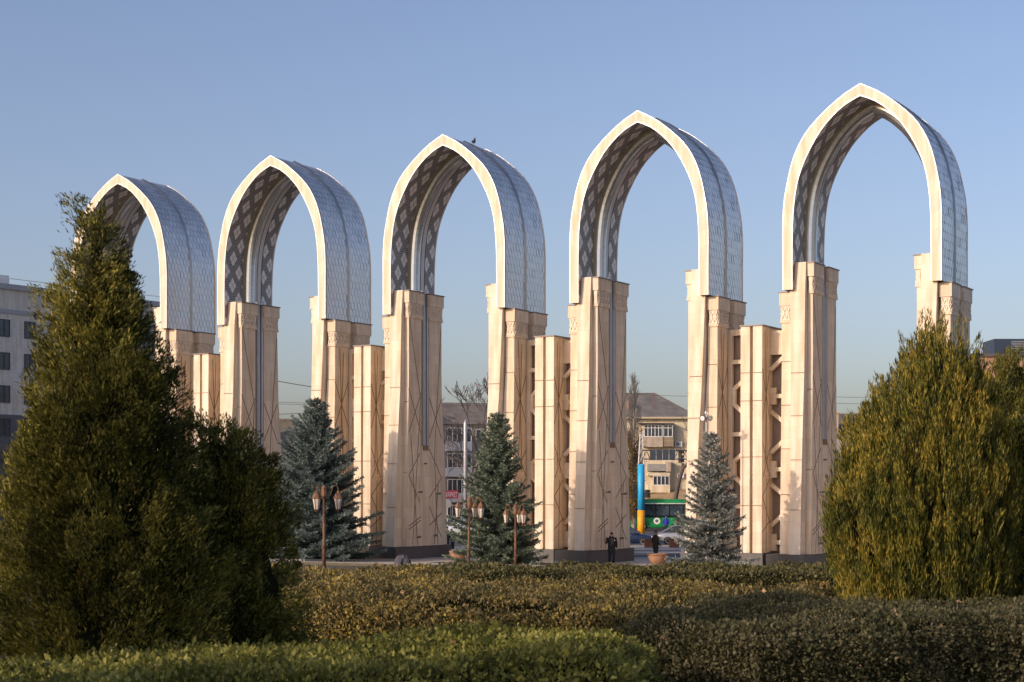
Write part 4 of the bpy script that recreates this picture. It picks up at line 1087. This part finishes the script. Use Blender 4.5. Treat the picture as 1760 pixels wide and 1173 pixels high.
for y in (-.25, .25):
    for z in (z0, z1): m.tube([(.1, y, z), (xe, y, z)], .05, 5)
    n = 12
    for k in range(n): m.tube([(.1 + (xe - .1) * k / n, y, z0), (.1 + (xe - .1) * (k + .5) / n, y, z1), (.1 + (xe - .1) * (k + 1) / n, y, z0)], .025, 4)
m.build('truss', plain('dark_truss', (.07, .075, .08), .6), gt)
for k in range(4):
    x0 = .75 + k * .56; m = MB(); m.box(x0, x0 + .50, -.36, -.31, z0 - .10, z1 + .05); m.build('sign_panel', plain('dark_sign_back', (.045, .06, .08), .5, var=.2, scale=3), gt)
m = MB()
for k in range(4): m.box(.75 + k * .56 + .505, .75 + k * .56 + .535, -.34, -.3, z0 - .15, z1 + .1)
m.build('sign_strut', M['frame_white'], gt)
def traffic_light(label, px, py0, py1, D, rz, pole=None):
    a = at(px, py0, D); b = at(px, py1, D); h = a.z - b.z
    t = empty('traffic_light', label, 'traffic light', (a.x, D, b.z), rz, group='traffic lights by the painted column')
    m = MB(); m.box(-.16, .16, -.12, .12, 0, h); m.build('housing', plain('signal_black', (.02, .022, .026), .5), t)
    m = MB()
    for k in range(3):
        z = h * (k + .5) / 3; m.tube([(0, -.12, z), (0, -.34, z - .02)], .12, 10)
    m.build('hood', M['black'], t)
    if pole: m = MB(); m.tube([(0, .16, h * .5), (pole, .16, h * .5)], .04, 5); m.build('bracket', M['flashing'], t)
    return t
traffic_light('traffic light hanging on the gantry truss, right of the dark sign panels', 1169, 774, 796, KD, R(70))
traffic_light('traffic light on the left side of the blue column', 1092, 834, 857, KD, R(180), -.4)
traffic_light('traffic light pointing right, on the right side of the blue column', 1111, 842, 856, KD, R(80), None)

# silver mast and round sign in the left gap
tm = at(800, 722, 140)
sm_ = empty('silver_mast', 'pale silver cylindrical mast in front of the bare tree', 'mast', (tm.x, 140, .03))
m = MB(); m.tube([(0, 0, 0), (0, 0, tm.z - .3), (0, 0, tm.z)], [.17, .15, .03], 14); m.build('shaft', plain('silver_paint', (.44, .45, .48), .5, .3), sm_, True)
m = MB()
for k in range(5): m.tube([(0, 0, tm.z - .9 - k * 1.1), (0, 0, tm.z - .82 - k * 1.1)], .175, 14)
m.build('band', M['pipe'], sm_)
rs = at(769, 867, 136)
rsg = empty('road_sign', 'grey back of a round road sign on a thin post beside the middle arch', 'road sign', (rs.x, 136, .03))
m = MB(); m.tube([(0, 0, 0), (0, 0, rs.z + .35)], .04, 8); m.build('post', M['pipe'], rsg)
m = MB(); m.loft([[(.33 * math.cos(2 * PI * k / 24), y, rs.z + .33 * math.sin(2 * PI * k / 24)) for k in range(24)] for y in (-.05, -.075)]); m.build('disc', plain('sign_back', (.30, .31, .32), .5, .3), rsg)

# ------------------------------------------------------------------ buildings
def window(par, x0, x1, z0, z1, y, mull=1, cross=False, frame=None, depth=.1):
    fr = frame or M['frame_white']; t_ = .07
    m = MB()
    m.box(x0, x1, y - depth, y, z0, z0 + t_); m.box(x0, x1, y - depth, y, z1 - t_, z1)
    n = mull + 1
    for k in range(n + 1):
        xx = x0 + (x1 - x0 - t_) * k / n; m.box(xx, xx + t_, y - depth, y, z0 + t_, z1 - t_)
    if cross: m.box(x0 + t_, x1 - t_, y - depth + .01, y - .004, (z0 + z1) / 2 + .3, (z0 + z1) / 2 + .36)
    f = m.build('window', fr, par)
    m = MB(); m.box(x0 + .02, x1 - .02, y - depth * .45, y - .003, z0 + .02, z1 - .02); m.build('pane', M['glass'], f)
    return f

# cream four-storey house with a hipped roof
HD = 195.0
h0 = at(1075, 0, HD).x; h1 = at(1187, 0, HD).x
hs = empty('apartment_house', 'cream four-storey apartment house with hipped grey roof behind the green bus', 'building', (h0, HD, 0))
Wd = h1 - h0; XL = -7.0
ez = CZ - (717 - HZ) / F * HD
m = MB(); m.box(XL, Wd, 0, 12, 0, ez)
wall = m.build('wall', stone('cream_render', (.70, .62, .45), w=3.2, h=2.8, var=.04, joint=.85), hs)
rz1 = CZ - (683 - HZ) / F * HD
m = MB(); e = .6
m.add([(XL - e, -e, ez), (Wd + e, -e, ez), (Wd + e, 12 + e, ez), (XL - e, 12 + e, ez), (XL + 5, 6, rz1 + .7), (Wd - 3.6, 6, rz1 + .7)], [[0, 1, 5, 4], [1, 2, 5], [2, 3, 4, 5], [3, 0, 4], [3, 2, 1, 0]])
rf = m.build('roof', ribbed('slate_sheet', (.19, .18, .165), 3.5, .3), hs)
m = MB(); m.box(XL - e, Wd + e, -e - .03, -e + .02, ez - .22, ez - .005); m.build('eaves_board', plain('pale_eaves', (.50, .42, .30), .8), hs)
m = MB(); m.tube([(Wd - 3.6, 6, rz1 + .74), (Wd + e, -e, ez + .06)], .10, 5); m.tube([(XL + 5, 6, rz1 + .74), (Wd - 3.6, 6, rz1 + .74)], .10, 5); m.build('ridge_cap', M['flashing'], rf)
def px_x(px): return at(px, 0, HD).x - h0
def px_z(py): return CZ - (py - HZ) / F * HD
ch = MB(); ch.box(px_x(1073), px_x(1082), 1.6, 2.7, px_z(725), px_z(688)); ch.build('chimney', plain('chimney_brick', (.36, .22, .15), .9, var=.2, scale=2), rf)
an = MB(); an.tube([(px_x(1127), 2.5, px_z(697)), (px_x(1127), 2.5, px_z(677))], .05, 5); an.tube([(px_x(1124), 2.5, px_z(678)), (px_x(1131), 2.5, px_z(678))], .03, 4); an.build('antenna', plain('red_oxide', (.25, .06, .05), .7), rf)
# upper balcony with its awning, lower balcony, bay window
def balcony(xa, xb, za, zb, zw, mat, mull):
    m = MB(); m.box(xa, xb, -1.1, -.003, za, zb); b = m.build('balcony', mat, hs)
    window(hs, xa + .05, xb - .05, zb + .02, zw, -.95, mull, True); return b
bm1 = stone('balcony_tile', (.46, .40, .32), w=.5, h=.25, var=.1)
balcony(px_x(1105), px_x(1138), px_z(769), px_z(752), px_z(731), bm1, 4)
m = MB(); m.box(px_x(1138.3), px_x(1156), -1.0, -.003, px_z(768), px_z(752)); m.build('balcony', stone('balcony_board', (.33, .27, .19), w=4, h=.18, var=.12), hs)
window(hs, px_x(1139), px_x(1155), px_z(752) + .02, px_z(731), -.9, 1, True)
m = MB(); m.hexa([(px_x(1097), -1.5), (px_x(1157), -1.3), (px_x(1157), -.01), (px_x(1097), -.01)], px_z(729.5), [(px_x(1097), -1.5), (px_x(1157), -1.3), (px_x(1157), -.01), (px_x(1097), -.01)], px_z(728)); m.build('awning', plain('dark_awning', (.10, .09, .085), .8), hs)
m = MB(); m.box(px_x(1112), px_x(1143), -1.0, -.003, px_z(810), px_z(798)); m.build('balcony', plain('grey_balcony', (.30, .29, .27), .8, var=.15, scale=2), hs)
m = MB(); m.box(px_x(1143.3), px_x(1152), -1.0, -.003, px_z(811), px_z(794)); m.build('balcony', bm1, hs)
m = MB(); m.box(px_x(1112), px_x(1150), -1.2, -.003, px_z(847), px_z(834.8)); m.box(px_x(1112), px_x(1150), -1.2, -.003, px_z(818), px_z(813)); m.build('bay', wall.data.materials[0], hs)
window(hs, px_x(1121), px_x(1149), px_z(834.6), px_z(818.2), -1.05, 3)
window(hs, px_x(1171), px_x(1174), px_z(805), px_z(796), -.003, 0, frame=M['flashing'])
for (xa, xb, ya, yb) in ((1092, 1097, 775, 757), (1092, 1098, 800, 779), (1060, 1071, 752, 732), (1060, 1071, 795, 775)):
    window(hs, px_x(xa), px_x(xb), px_z(ya), px_z(yb), -.003, 1)
for (xa, ya) in ((1160, 768), (1163, 822), (1088, 812)):
    m = MB(); m.box(px_x(xa), px_x(xa) + .8, -.32, -.003, px_z(ya), px_z(ya) + .55); ac = m.build('air_conditioner', M['frame_white'], hs)
    m = MB(); m.tube([(px_x(xa) + .3, -.321, px_z(ya) + .27), (px_x(xa) + .3, -.335, px_z(ya) + .27)], .2, 14); m.build('fan_grille', M['flashing'], ac)
m = MB(); m.tube([(px_x(1186), -.12, 0), (px_x(1186), -.12, ez - .3)], .09, 6); m.build('drainpipe', plain('brown_pipe', (.16, .09, .07), .6), hs)
m = MB()
m.add([(px_x(1102), -3.4, px_z(859)), (px_x(1190), -3.4, px_z(859)), (px_x(1190), -.01, px_z(840)), (px_x(1102), -.01, px_z(846)), (px_x(1102), -3.4, px_z(861)), (px_x(1190), -3.4, px_z(861)), (px_x(1190), -.01, px_z(842)), (px_x(1102), -.01, px_z(848))], [[0, 1, 2, 3], [7, 6, 5, 4], [0, 4, 5, 1], [1, 5, 6, 2], [3, 2, 6, 7], [0, 3, 7, 4]])
m.build('shop_roof', ribbed('clay_sheet', (.42, .29, .16), 2.2, .2), hs)
m = MB(); m.box(px_x(1102), px_x(1190), -3.2, -.01, 0, px_z(862)); m.build('shopfront', plain('shop_wall', (.55, .52, .48), .8, var=.1), hs)

# shaded block in the left gap, turned so that its front faces away from the sun
def shade_block(label, px0, px1, D, eave, ridge, rz, depth=11, back=False):
    x0 = at(px0, 0, D).x; Wd = (at(px1, 0, D).x - x0) / math.cos(rz)
    t = empty('apartment_house', label, 'building', (x0, D, 0), rz)
    ez = CZ - (eave - HZ) / F * D; rz1 = CZ - (ridge - HZ) / F * D
    m = MB(); m.box(0, Wd, 0, depth, 0, ez); m.build('wall', stone('grey_render', (.36, .34, .32), w=3, h=2.8, var=.05, joint=.8), t)
    m = MB(); e = .5
    m.add([(-e, -e, ez), (Wd + e, -e, ez), (Wd + e, depth + e, ez), (-e, depth + e, ez), (-e, depth / 2, rz1 + .3), (Wd + e, depth / 2, rz1 + .3)], [[0, 1, 5, 4], [2, 3, 4, 5], [1, 2, 5], [3, 0, 4], [3, 2, 1, 0]])
    m.build('roof', ribbed('brown_sheet', (.20, .17, .145), 3.5, .25), t)
    return t, Wd, ez
t, Wd, ez = shade_block('grey four-storey block with brown roof seen left of the green spruce', 742, 872, 200, 729, 692, R(16))
for i in range(4):
    zc = ez - 1.2 - i * 3.0
    m = MB(); m.box(1.6, 4.6, -1.0, -.003, zc - 1.95, zc - .95); m.build('balcony', plain('white_balcony', (.55, .56, .58), .7, var=.1), t)
    window(t, 1.65, 4.55, zc - .93, zc + .75, -.9, 4)
    window(t, 5.3, 6.6, zc - .9, zc + .6, -.003, 1); window(t, .2, 1.2, zc - .9, zc + .6, -.003, 1)
    m = MB(); m.box(6.9, 8.3, -.6, -.003, zc - 1.9, zc + .9); m.build('panel', plain('cream_panel', (.60, .50, .32), .8), t)
# red shop sign with white lettering on the block's ground floor
sg_ = MB(); a = at(763, 857, 168); b = at(788, 843, 168)
st_ = empty('shop_sign', 'dull red shop sign with pale lettering beside the middle arch leg', 'sign', ((a.x + b.x) / 2, 168, a.z), R(10))
wdt = b.x - a.x; hgt = b.z - a.z
m = MB(); m.box(-wdt / 2, wdt / 2, 0, .12, 0, hgt); m.build('board', plain('sign_red', (.22, .03, .055), .6, var=.2, scale=2), st_)
m = MB(); m.box(-.04, .04, .12, .3, -a.z + .03, hgt); m.build('post', M['flashing'], st_)
fc = bpy.data.curves.new('sign_text', 'FONT'); fc.body = 'МАРКЕТ'; fc.size = hgt * 1.0; fc.align_x = 'CENTER'; fc.extrude = .01
fo = bpy.data.objects.new('tmp', fc); COL.objects.link(fo); bpy.context.view_layer.update()
me = bpy.data.meshes.new_from_object(fo.evaluated_get(bpy.context.evaluated_depsgraph_get())); bpy.data.objects.remove(fo)
xs_v = [v.co.x for v in me.vertices] or [0, 1]
sc_ = wdt * .88 / max(.1, max(xs_v) - min(xs_v))
me.materials.clear(); me.materials.append(plain('sign_white', (.55, .40, .45), .6))
lt = put('lettering', me, st_); lt.rotation_euler = (PI / 2, 0, 0); lt.location = (0, -.02, hgt * .16); lt.scale = (sc_, .85, 1)

t, Wd, ez = shade_block('low grey house whose pale chimney block shows left of the broadest spruce', 440, 530, 185, 760, 728, R(10))
m = MB(); a = at(481, 752, 188); b = at(505, 720, 188); o0 = t.location
m.box(0, b.x - a.x, 0, 1.4, a.z - 3, b.z - .18); m.box(-.12, b.x - a.x + .12, -.12, 1.5, b.z - .18, b.z)
q = m.build('chimney', plain('cream_brick', (.55, .44, .30), .9, var=.15, scale=2), t); q.matrix_parent_inverse = Matrix.Rotation(-R(10), 4, 'Z'); q.location = Matrix.Rotation(R(-0), 3, 'Z') @ Vector((a.x - o0.x, 188 - o0.y, 0))
t, Wd, ez = shade_block('grey-roofed brick house between the rightmost arch and the olive conifer', 1405, 1510, 190, 742, 712, R(-6))
m = MB(); a = at(1437, 745, 186); b = at(1451, 706, 186)
m.box(a.x - t.location.x, b.x - t.location.x, -1.2, .8, a.z, b.z - .2); m.box(a.x - t.location.x - .1, b.x - t.location.x + .12, -1.3, .9, b.z - .2, b.z); m.build('chimney', plain('tan_brick', (.42, .32, .22), .9, var=.15, scale=2), t)

# office block on the left
OD = 168.0
ob = at(-45, 0, OD); an_ = math.atan2(.81, .59)
off = empty('office_block', 'white brick office block with dark windows, in shade at the far left', 'building', (ob.x, OD - 12, 0), an_)
oz = 23.25
m = MB(); m.box(0, 34, 0, 14, 0, oz - .0); ow = m.build('wall', stone('white_brick', (.72, .68, .62), w=.5, h=.17, var=.05, joint=.8), off)
m = MB(); m.box(-.15, 34.15, -.25, 14.2, oz, oz + .5); m.box(-.08, 34.1, -.10, 14.1, oz - 2.3, oz - 1.9); m.build('cornice', plain('grey_cornice', (.40, .40, .41), .7), off)
m = MB(); m.box(-.02, 34.02, -.06, -.003, 0, oz - 11.9); m.build('dark_base', plain('dark_base', (.13, .12, .125), .7, var=.1), off)
for fl in range(6):
    zc = oz - 3.7 - fl * 3.13
    if zc < 2: break
    for k in range(9): window(off, 1.2 + k * 3.0, 2.5 + k * 3.0, zc - .82, zc + .82, -.07 if zc < oz - 12.2 else -.003, 1, frame=plain('dark_frame', (.06, .055, .055), .5) if (fl, k) == (0, 0) else bpy.data.materials['dark_frame'])
m = MB(); m.box(6, 10, 2, 6, oz + .5, oz + 1.6); m.tube([(6, 1, oz + 1.2), (30, 1, oz + 1.2)], .04, 5); m.build('roof_plant', M['frame_white'], off)

# pinkish flat-roofed building on the right with a dark roof unit
RD = 120.0
ra = at(1640, 616, RD)
rb = empty('flat_roofed_building', 'salmon-coloured flat-roofed building at the right edge, behind the conifers', 'building', (ra.x, RD, 0))
m = MB(); m.box(0, 26, 0, 16, 0, ra.z + .1); m.build('wall', stone('salmon_panel', (.52, .31, .20), w=2.4, h=1.2, var=.05, joint=.7), rb)
m = MB(); m.box(-.15, 26.1, -.15, 16.1, ra.z + .1, ra.z + .32); m.build('parapet', M['flashing'], rb)
ua = at(1716, 607, RD); ub = at(1716, 583, RD)
m = MB(); m.box(ua.x - ra.x, ua.x - ra.x + 5, 1, 4, ra.z + .32, ub.z + .1); ru = m.build('roof_unit', plain('dark_blue_steel', (.045, .065, .10), .5, .2), rb)
m = MB()
for k in range(7): m.box(ua.x - ra.x + 1.2, ua.x - ra.x + 4.9, .93, .997, ra.z + .5 + k * .12, ra.z + .56 + k * .12)
m.build('louvre', M['pipe'], ru)

# ------------------------------------------------------------------ bare trees
def bare_tree(name, label, loc, H, seed, spread=.5, trunk=.16, depth=6, up=.25, mat=None, twigs=True, fastig=False):
    r = random.Random(seed); t = empty(name, label, 'tree', loc)
    mb = MB(); tw = MB()
    def grow(p, d, L_, rad, lev):
        n = 3; pts = [p]; q = p; dd = d
        for k in range(n):
            dd = (dd + Vector((r.gauss(0, .10), r.gauss(0, .10), r.gauss(up * .3, .06)))).normalized(); q = q + dd * L_ / n; pts.append(q)
        (mb if lev < 2 else tw).tube(pts, [max(.030, rad * (1 - .45 * k / n)) for k in range(n + 1)], 6 if lev < 2 else 3, False)
        if lev >= depth: return
        kids = 2 if r.random() < .55 else 3
        if lev == 0 and fastig: kids = 5
        for k in range(kids):
            a = Vector((r.gauss(0, 1), r.gauss(0, 1), r.gauss(0, .4))); a = (a - dd * a.dot(dd)).normalized()
            sp = spread * r.uniform(.6, 1.3)
            base = pts[-1] if k < 2 else pts[2]
            grow(base, (dd + a * sp + Vector((0, 0, up * .4))).normalized(), L_ * r.uniform(.62, .86), rad * .58, lev + 1)
    grow(Vector((0, 0, -.1)), Vector((r.gauss(0, .04), 0, 1)).normalized(), H * .30, trunk, 0)
    mb.build('trunk', mat or M['bark_grey'], t, True); tw.build('twigs', mat or M['bark_grey'], t)
    return t
tr = at(800, 0, 165)
bare_tree('bare_tree', 'tall bare tree behind the silver mast, rising above the brown roof', (tr.x, 165, 0), 15.8, 14, .60, .24, 7, .22)
tr = at(768, 0, 180)
bare_tree('bare_tree', 'bare tree before the grey block, close to the middle arch leg', (tr.x, 180, 0), 11.0, 22, .55, .2, 6, .2)
tr = at(826, 0, 180)
bare_tree('bare_tree', 'bare tree half hidden behind the top of the green spruce', (tr.x, 180, 0), 11.5, 27, .6, .2, 6, .2)

# slim poplar with a bare top and yellow leaves lower down
tr = at(1089, 0, 176)
pt = empty('poplar', 'slim poplar with bare top and yellow lower leaves, left of the cream house', 'tree', (tr.x, 176, 0))
m = MB(); tw = MB(); r_ = random.Random(5); Hh = CZ - (640 - HZ) / F * 176
m.tube([(0, 0, 0), (.05, 0, Hh * .5), (0, 0, Hh * .98)], [.22, .13, .02], 8)
leafp = []
for k in range(170):
    z = Hh * (.12 + .86 * k / 170); th = r_.uniform(0, 6.28); L_ = (2.5 - 1.5 * abs(z / Hh - .45)) * r_.uniform(.6, 1.0) * min(1, (Hh - z) / 3 + .15)
    p0 = Vector((0, 0, z - L_ * 1.0)); d = Vector((math.cos(th) * .42, math.sin(th) * .42, 1)).normalized()
    p1_ = p0 + d * L_ * .6; p2_ = p1_ + (d + Vector((0, 0, .5))).normalized() * L_ * .7
    tw.tube([p0, p1_, p2_], [.04, .03, .02], 3, False)
    for q in range(5):
        b_ = p0.lerp(p2_, r_.uniform(.35, .95)); tw.tube([b_, b_ + Vector((r_.gauss(0, .2), r_.gauss(0, .2), .5))], [.02, .012], 3, False)
    if z < Hh * .62:
        for q in range(60): leafp.append(p0.lerp(p2_, r_.uniform(.3, 1)) + Vector((r_.gauss(0, .16), r_.gauss(0, .16), r_.gauss(0, .2))))
pb = plain('pale_bark', (.30, .26, .22), .9, var=.2, scale=4); m.build('trunk', pb, pt); tw.build('branches', pb, pt)
Pn = np.array([tuple(p) for p in leafp]); quads('leaves', blades(Pn, unit(rng.normal(size=(len(Pn), 3))), .17, .12), LF['yellow'], pt)
# leaning bare tree in front of the cream house
tr = at(1162, 0, 186)
lt_ = empty('bare_tree', 'dark leaning bare tree in front of the cream house, right of its bay window', 'tree', (tr.x, 186, 0))
zf = lambda py: CZ - (py - HZ) / F * 186
xf = lambda px: at(px, 0, 186).x - tr.x
m = MB(); m.tube([(xf(1160), 0, 0), (xf(1160), 0, zf(862)), (xf(1166), 0, zf(830)), (xf(1174), 0, zf(805)), (xf(1186), 0, zf(793)), (xf(1196), 0, zf(780))], [.3, .26, .22, .19, .17, .12], 8); m.build('trunk', M['bark'], lt_, True)
m = MB(); r_ = random.Random(3)
for k in range(40):
    b_ = Vector((xf(1186), 0, zf(793))).lerp(Vector((xf(1196), 0, zf(780))), r_.random()); e_ = b_ + Vector((r_.uniform(-1.6, 1.2), r_.gauss(0, .5), r_.uniform(1.5, 5.2)))
    m.tube([b_, b_.lerp(e_, .5) + Vector((r_.gauss(0, .2), 0, -.2)), e_], [.04, .025, .008], 3, False)
m.build('twigs', M['bark_grey'], lt_)

# ------------------------------------------------------------------ overhead wires, birds, floodlights
def wire(pts, label, sag=.4, r_=.02):
    m = MB(); P = []
    for (a, b) in zip(pts, pts[1:]):
        for k in range(13):
            u = k / 12; p = a.lerp(b, u); P.append(p - Vector((0, 0, sag * 4 * u * (1 - u))))
    m.tube(P, r_, 4); return tag(m.build('overhead_wire', M['flashing']), label, 'wire', 'overhead wires behind the arches')
wire([at(430, 646, 150), at(600, 674, 150)], 'thick slanting overhead cable between the second arch legs', .1, .035)
wire([at(380, 687, 170), at(1000, 687, 172)], 'upper level overhead wire behind the left arches', .5)
wire([at(380, 690, 170), at(1000, 690, 172)], 'second level overhead wire just under the upper one, behind the left arches', .5)
wire([at(380, 714, 165), at(560, 708, 165)], 'lowest overhead wire above the pale chimney block', .1, .03)
wire([at(1090, 678, 190), at(1300, 678.5, 190)], 'overhead wire above the ridge of the cream house', .2)
wire([at(1400, 680, 175), at(1560, 680, 175)], 'upper overhead wire right of the rightmost arch leg', .2)
wire([at(1400, 691, 175), at(1560, 691, 175)], 'lower overhead wire right of the rightmost arch leg', .2)

def bird(label, loc, rz):
    t = empty('bird', label, 'bird', loc, rz)
    m = MB(); rings = []
    for (u, r0, z) in ((-.17, .012, .03), (-.10, .035, .07), (0, .062, .12), (.07, .058, .17), (.11, .036, .215), (.13, .034, .245), (.155, .026, .262), (.175, .006, .258), (.19, .003, .255)):
        rings.append([(u, r0 * math.cos(2 * PI * k / 10), z + r0 * math.sin(2 * PI * k / 10)) for k in range(10)])
    m.loft(rings); m.build('body', plain('bird_grey', (.05, .05, .055), .7), t, True)
    m = MB()
    for sy in (-1, 1): m.tube([(.0, sy * .02, .08), (.01, sy * .025, 0)], .006, 5); m.tube([(.01, sy * .025, .003), (.05, sy * .03, .003)], .005, 4)
    m.build('leg', M['rust_light'], t)
    m = MB()
    for sy in (-1, 1): m.ellipsoid((-.04, sy * .055, .11), (.11, .014, .045), 8, 6)
    m.build('wing', plain('wing_dark', (.025, .025, .03), .7), t, True); t.scale = (1.5, 1.5, 1.7)
    return t
a3 = arches[3]; c_, s_ = math.cos(TH), math.sin(TH)
ba, bb = .0, 3.55
bird('dark pigeon perched on the ridge of the middle arch', (C0[3][0] + ba * c_ + bb * s_, C0[3][1] - ba * s_ + bb * c_, 24.93), R(75))

fp = at(1214, 715, 90.2)
fl = empty('floodlight_pole', 'small twin floodlight on a thin pole just above the tip of the pale spruce', 'floodlight', (fp.x, 90.2, 0))
m = MB(); m.tube([(0, 0, 0), (0, 0, fp.z + .05)], .04, 8); m.build('pole', M['pipe'], fl)
for sx in (-1, 1):
    m = MB()
    ax = Vector((sx * .55, -.8, -.2)).normalized(); c0 = Vector((sx * .16, -.05, fp.z - .12))
    m.tube([c0 + ax * -.12, c0, c0 + ax * .08, c0 + ax * .10], [.06, .12, .15, .15], 14); h_ = m.build('floodlight', M['flashing'], fl, True)
    m = MB(); m.tube([c0 + ax * .101, c0 + ax * .112], .125, 14); m.build('lens', M['frame_white'], h_)
m = MB(); m.ellipsoid((-.03, 0, fp.z + .16), (.06, .06, .09)); m.ellipsoid((.07, 0, fp.z + .1), (.05, .05, .07)); m.build('bracket', M['frame_white'], fl)
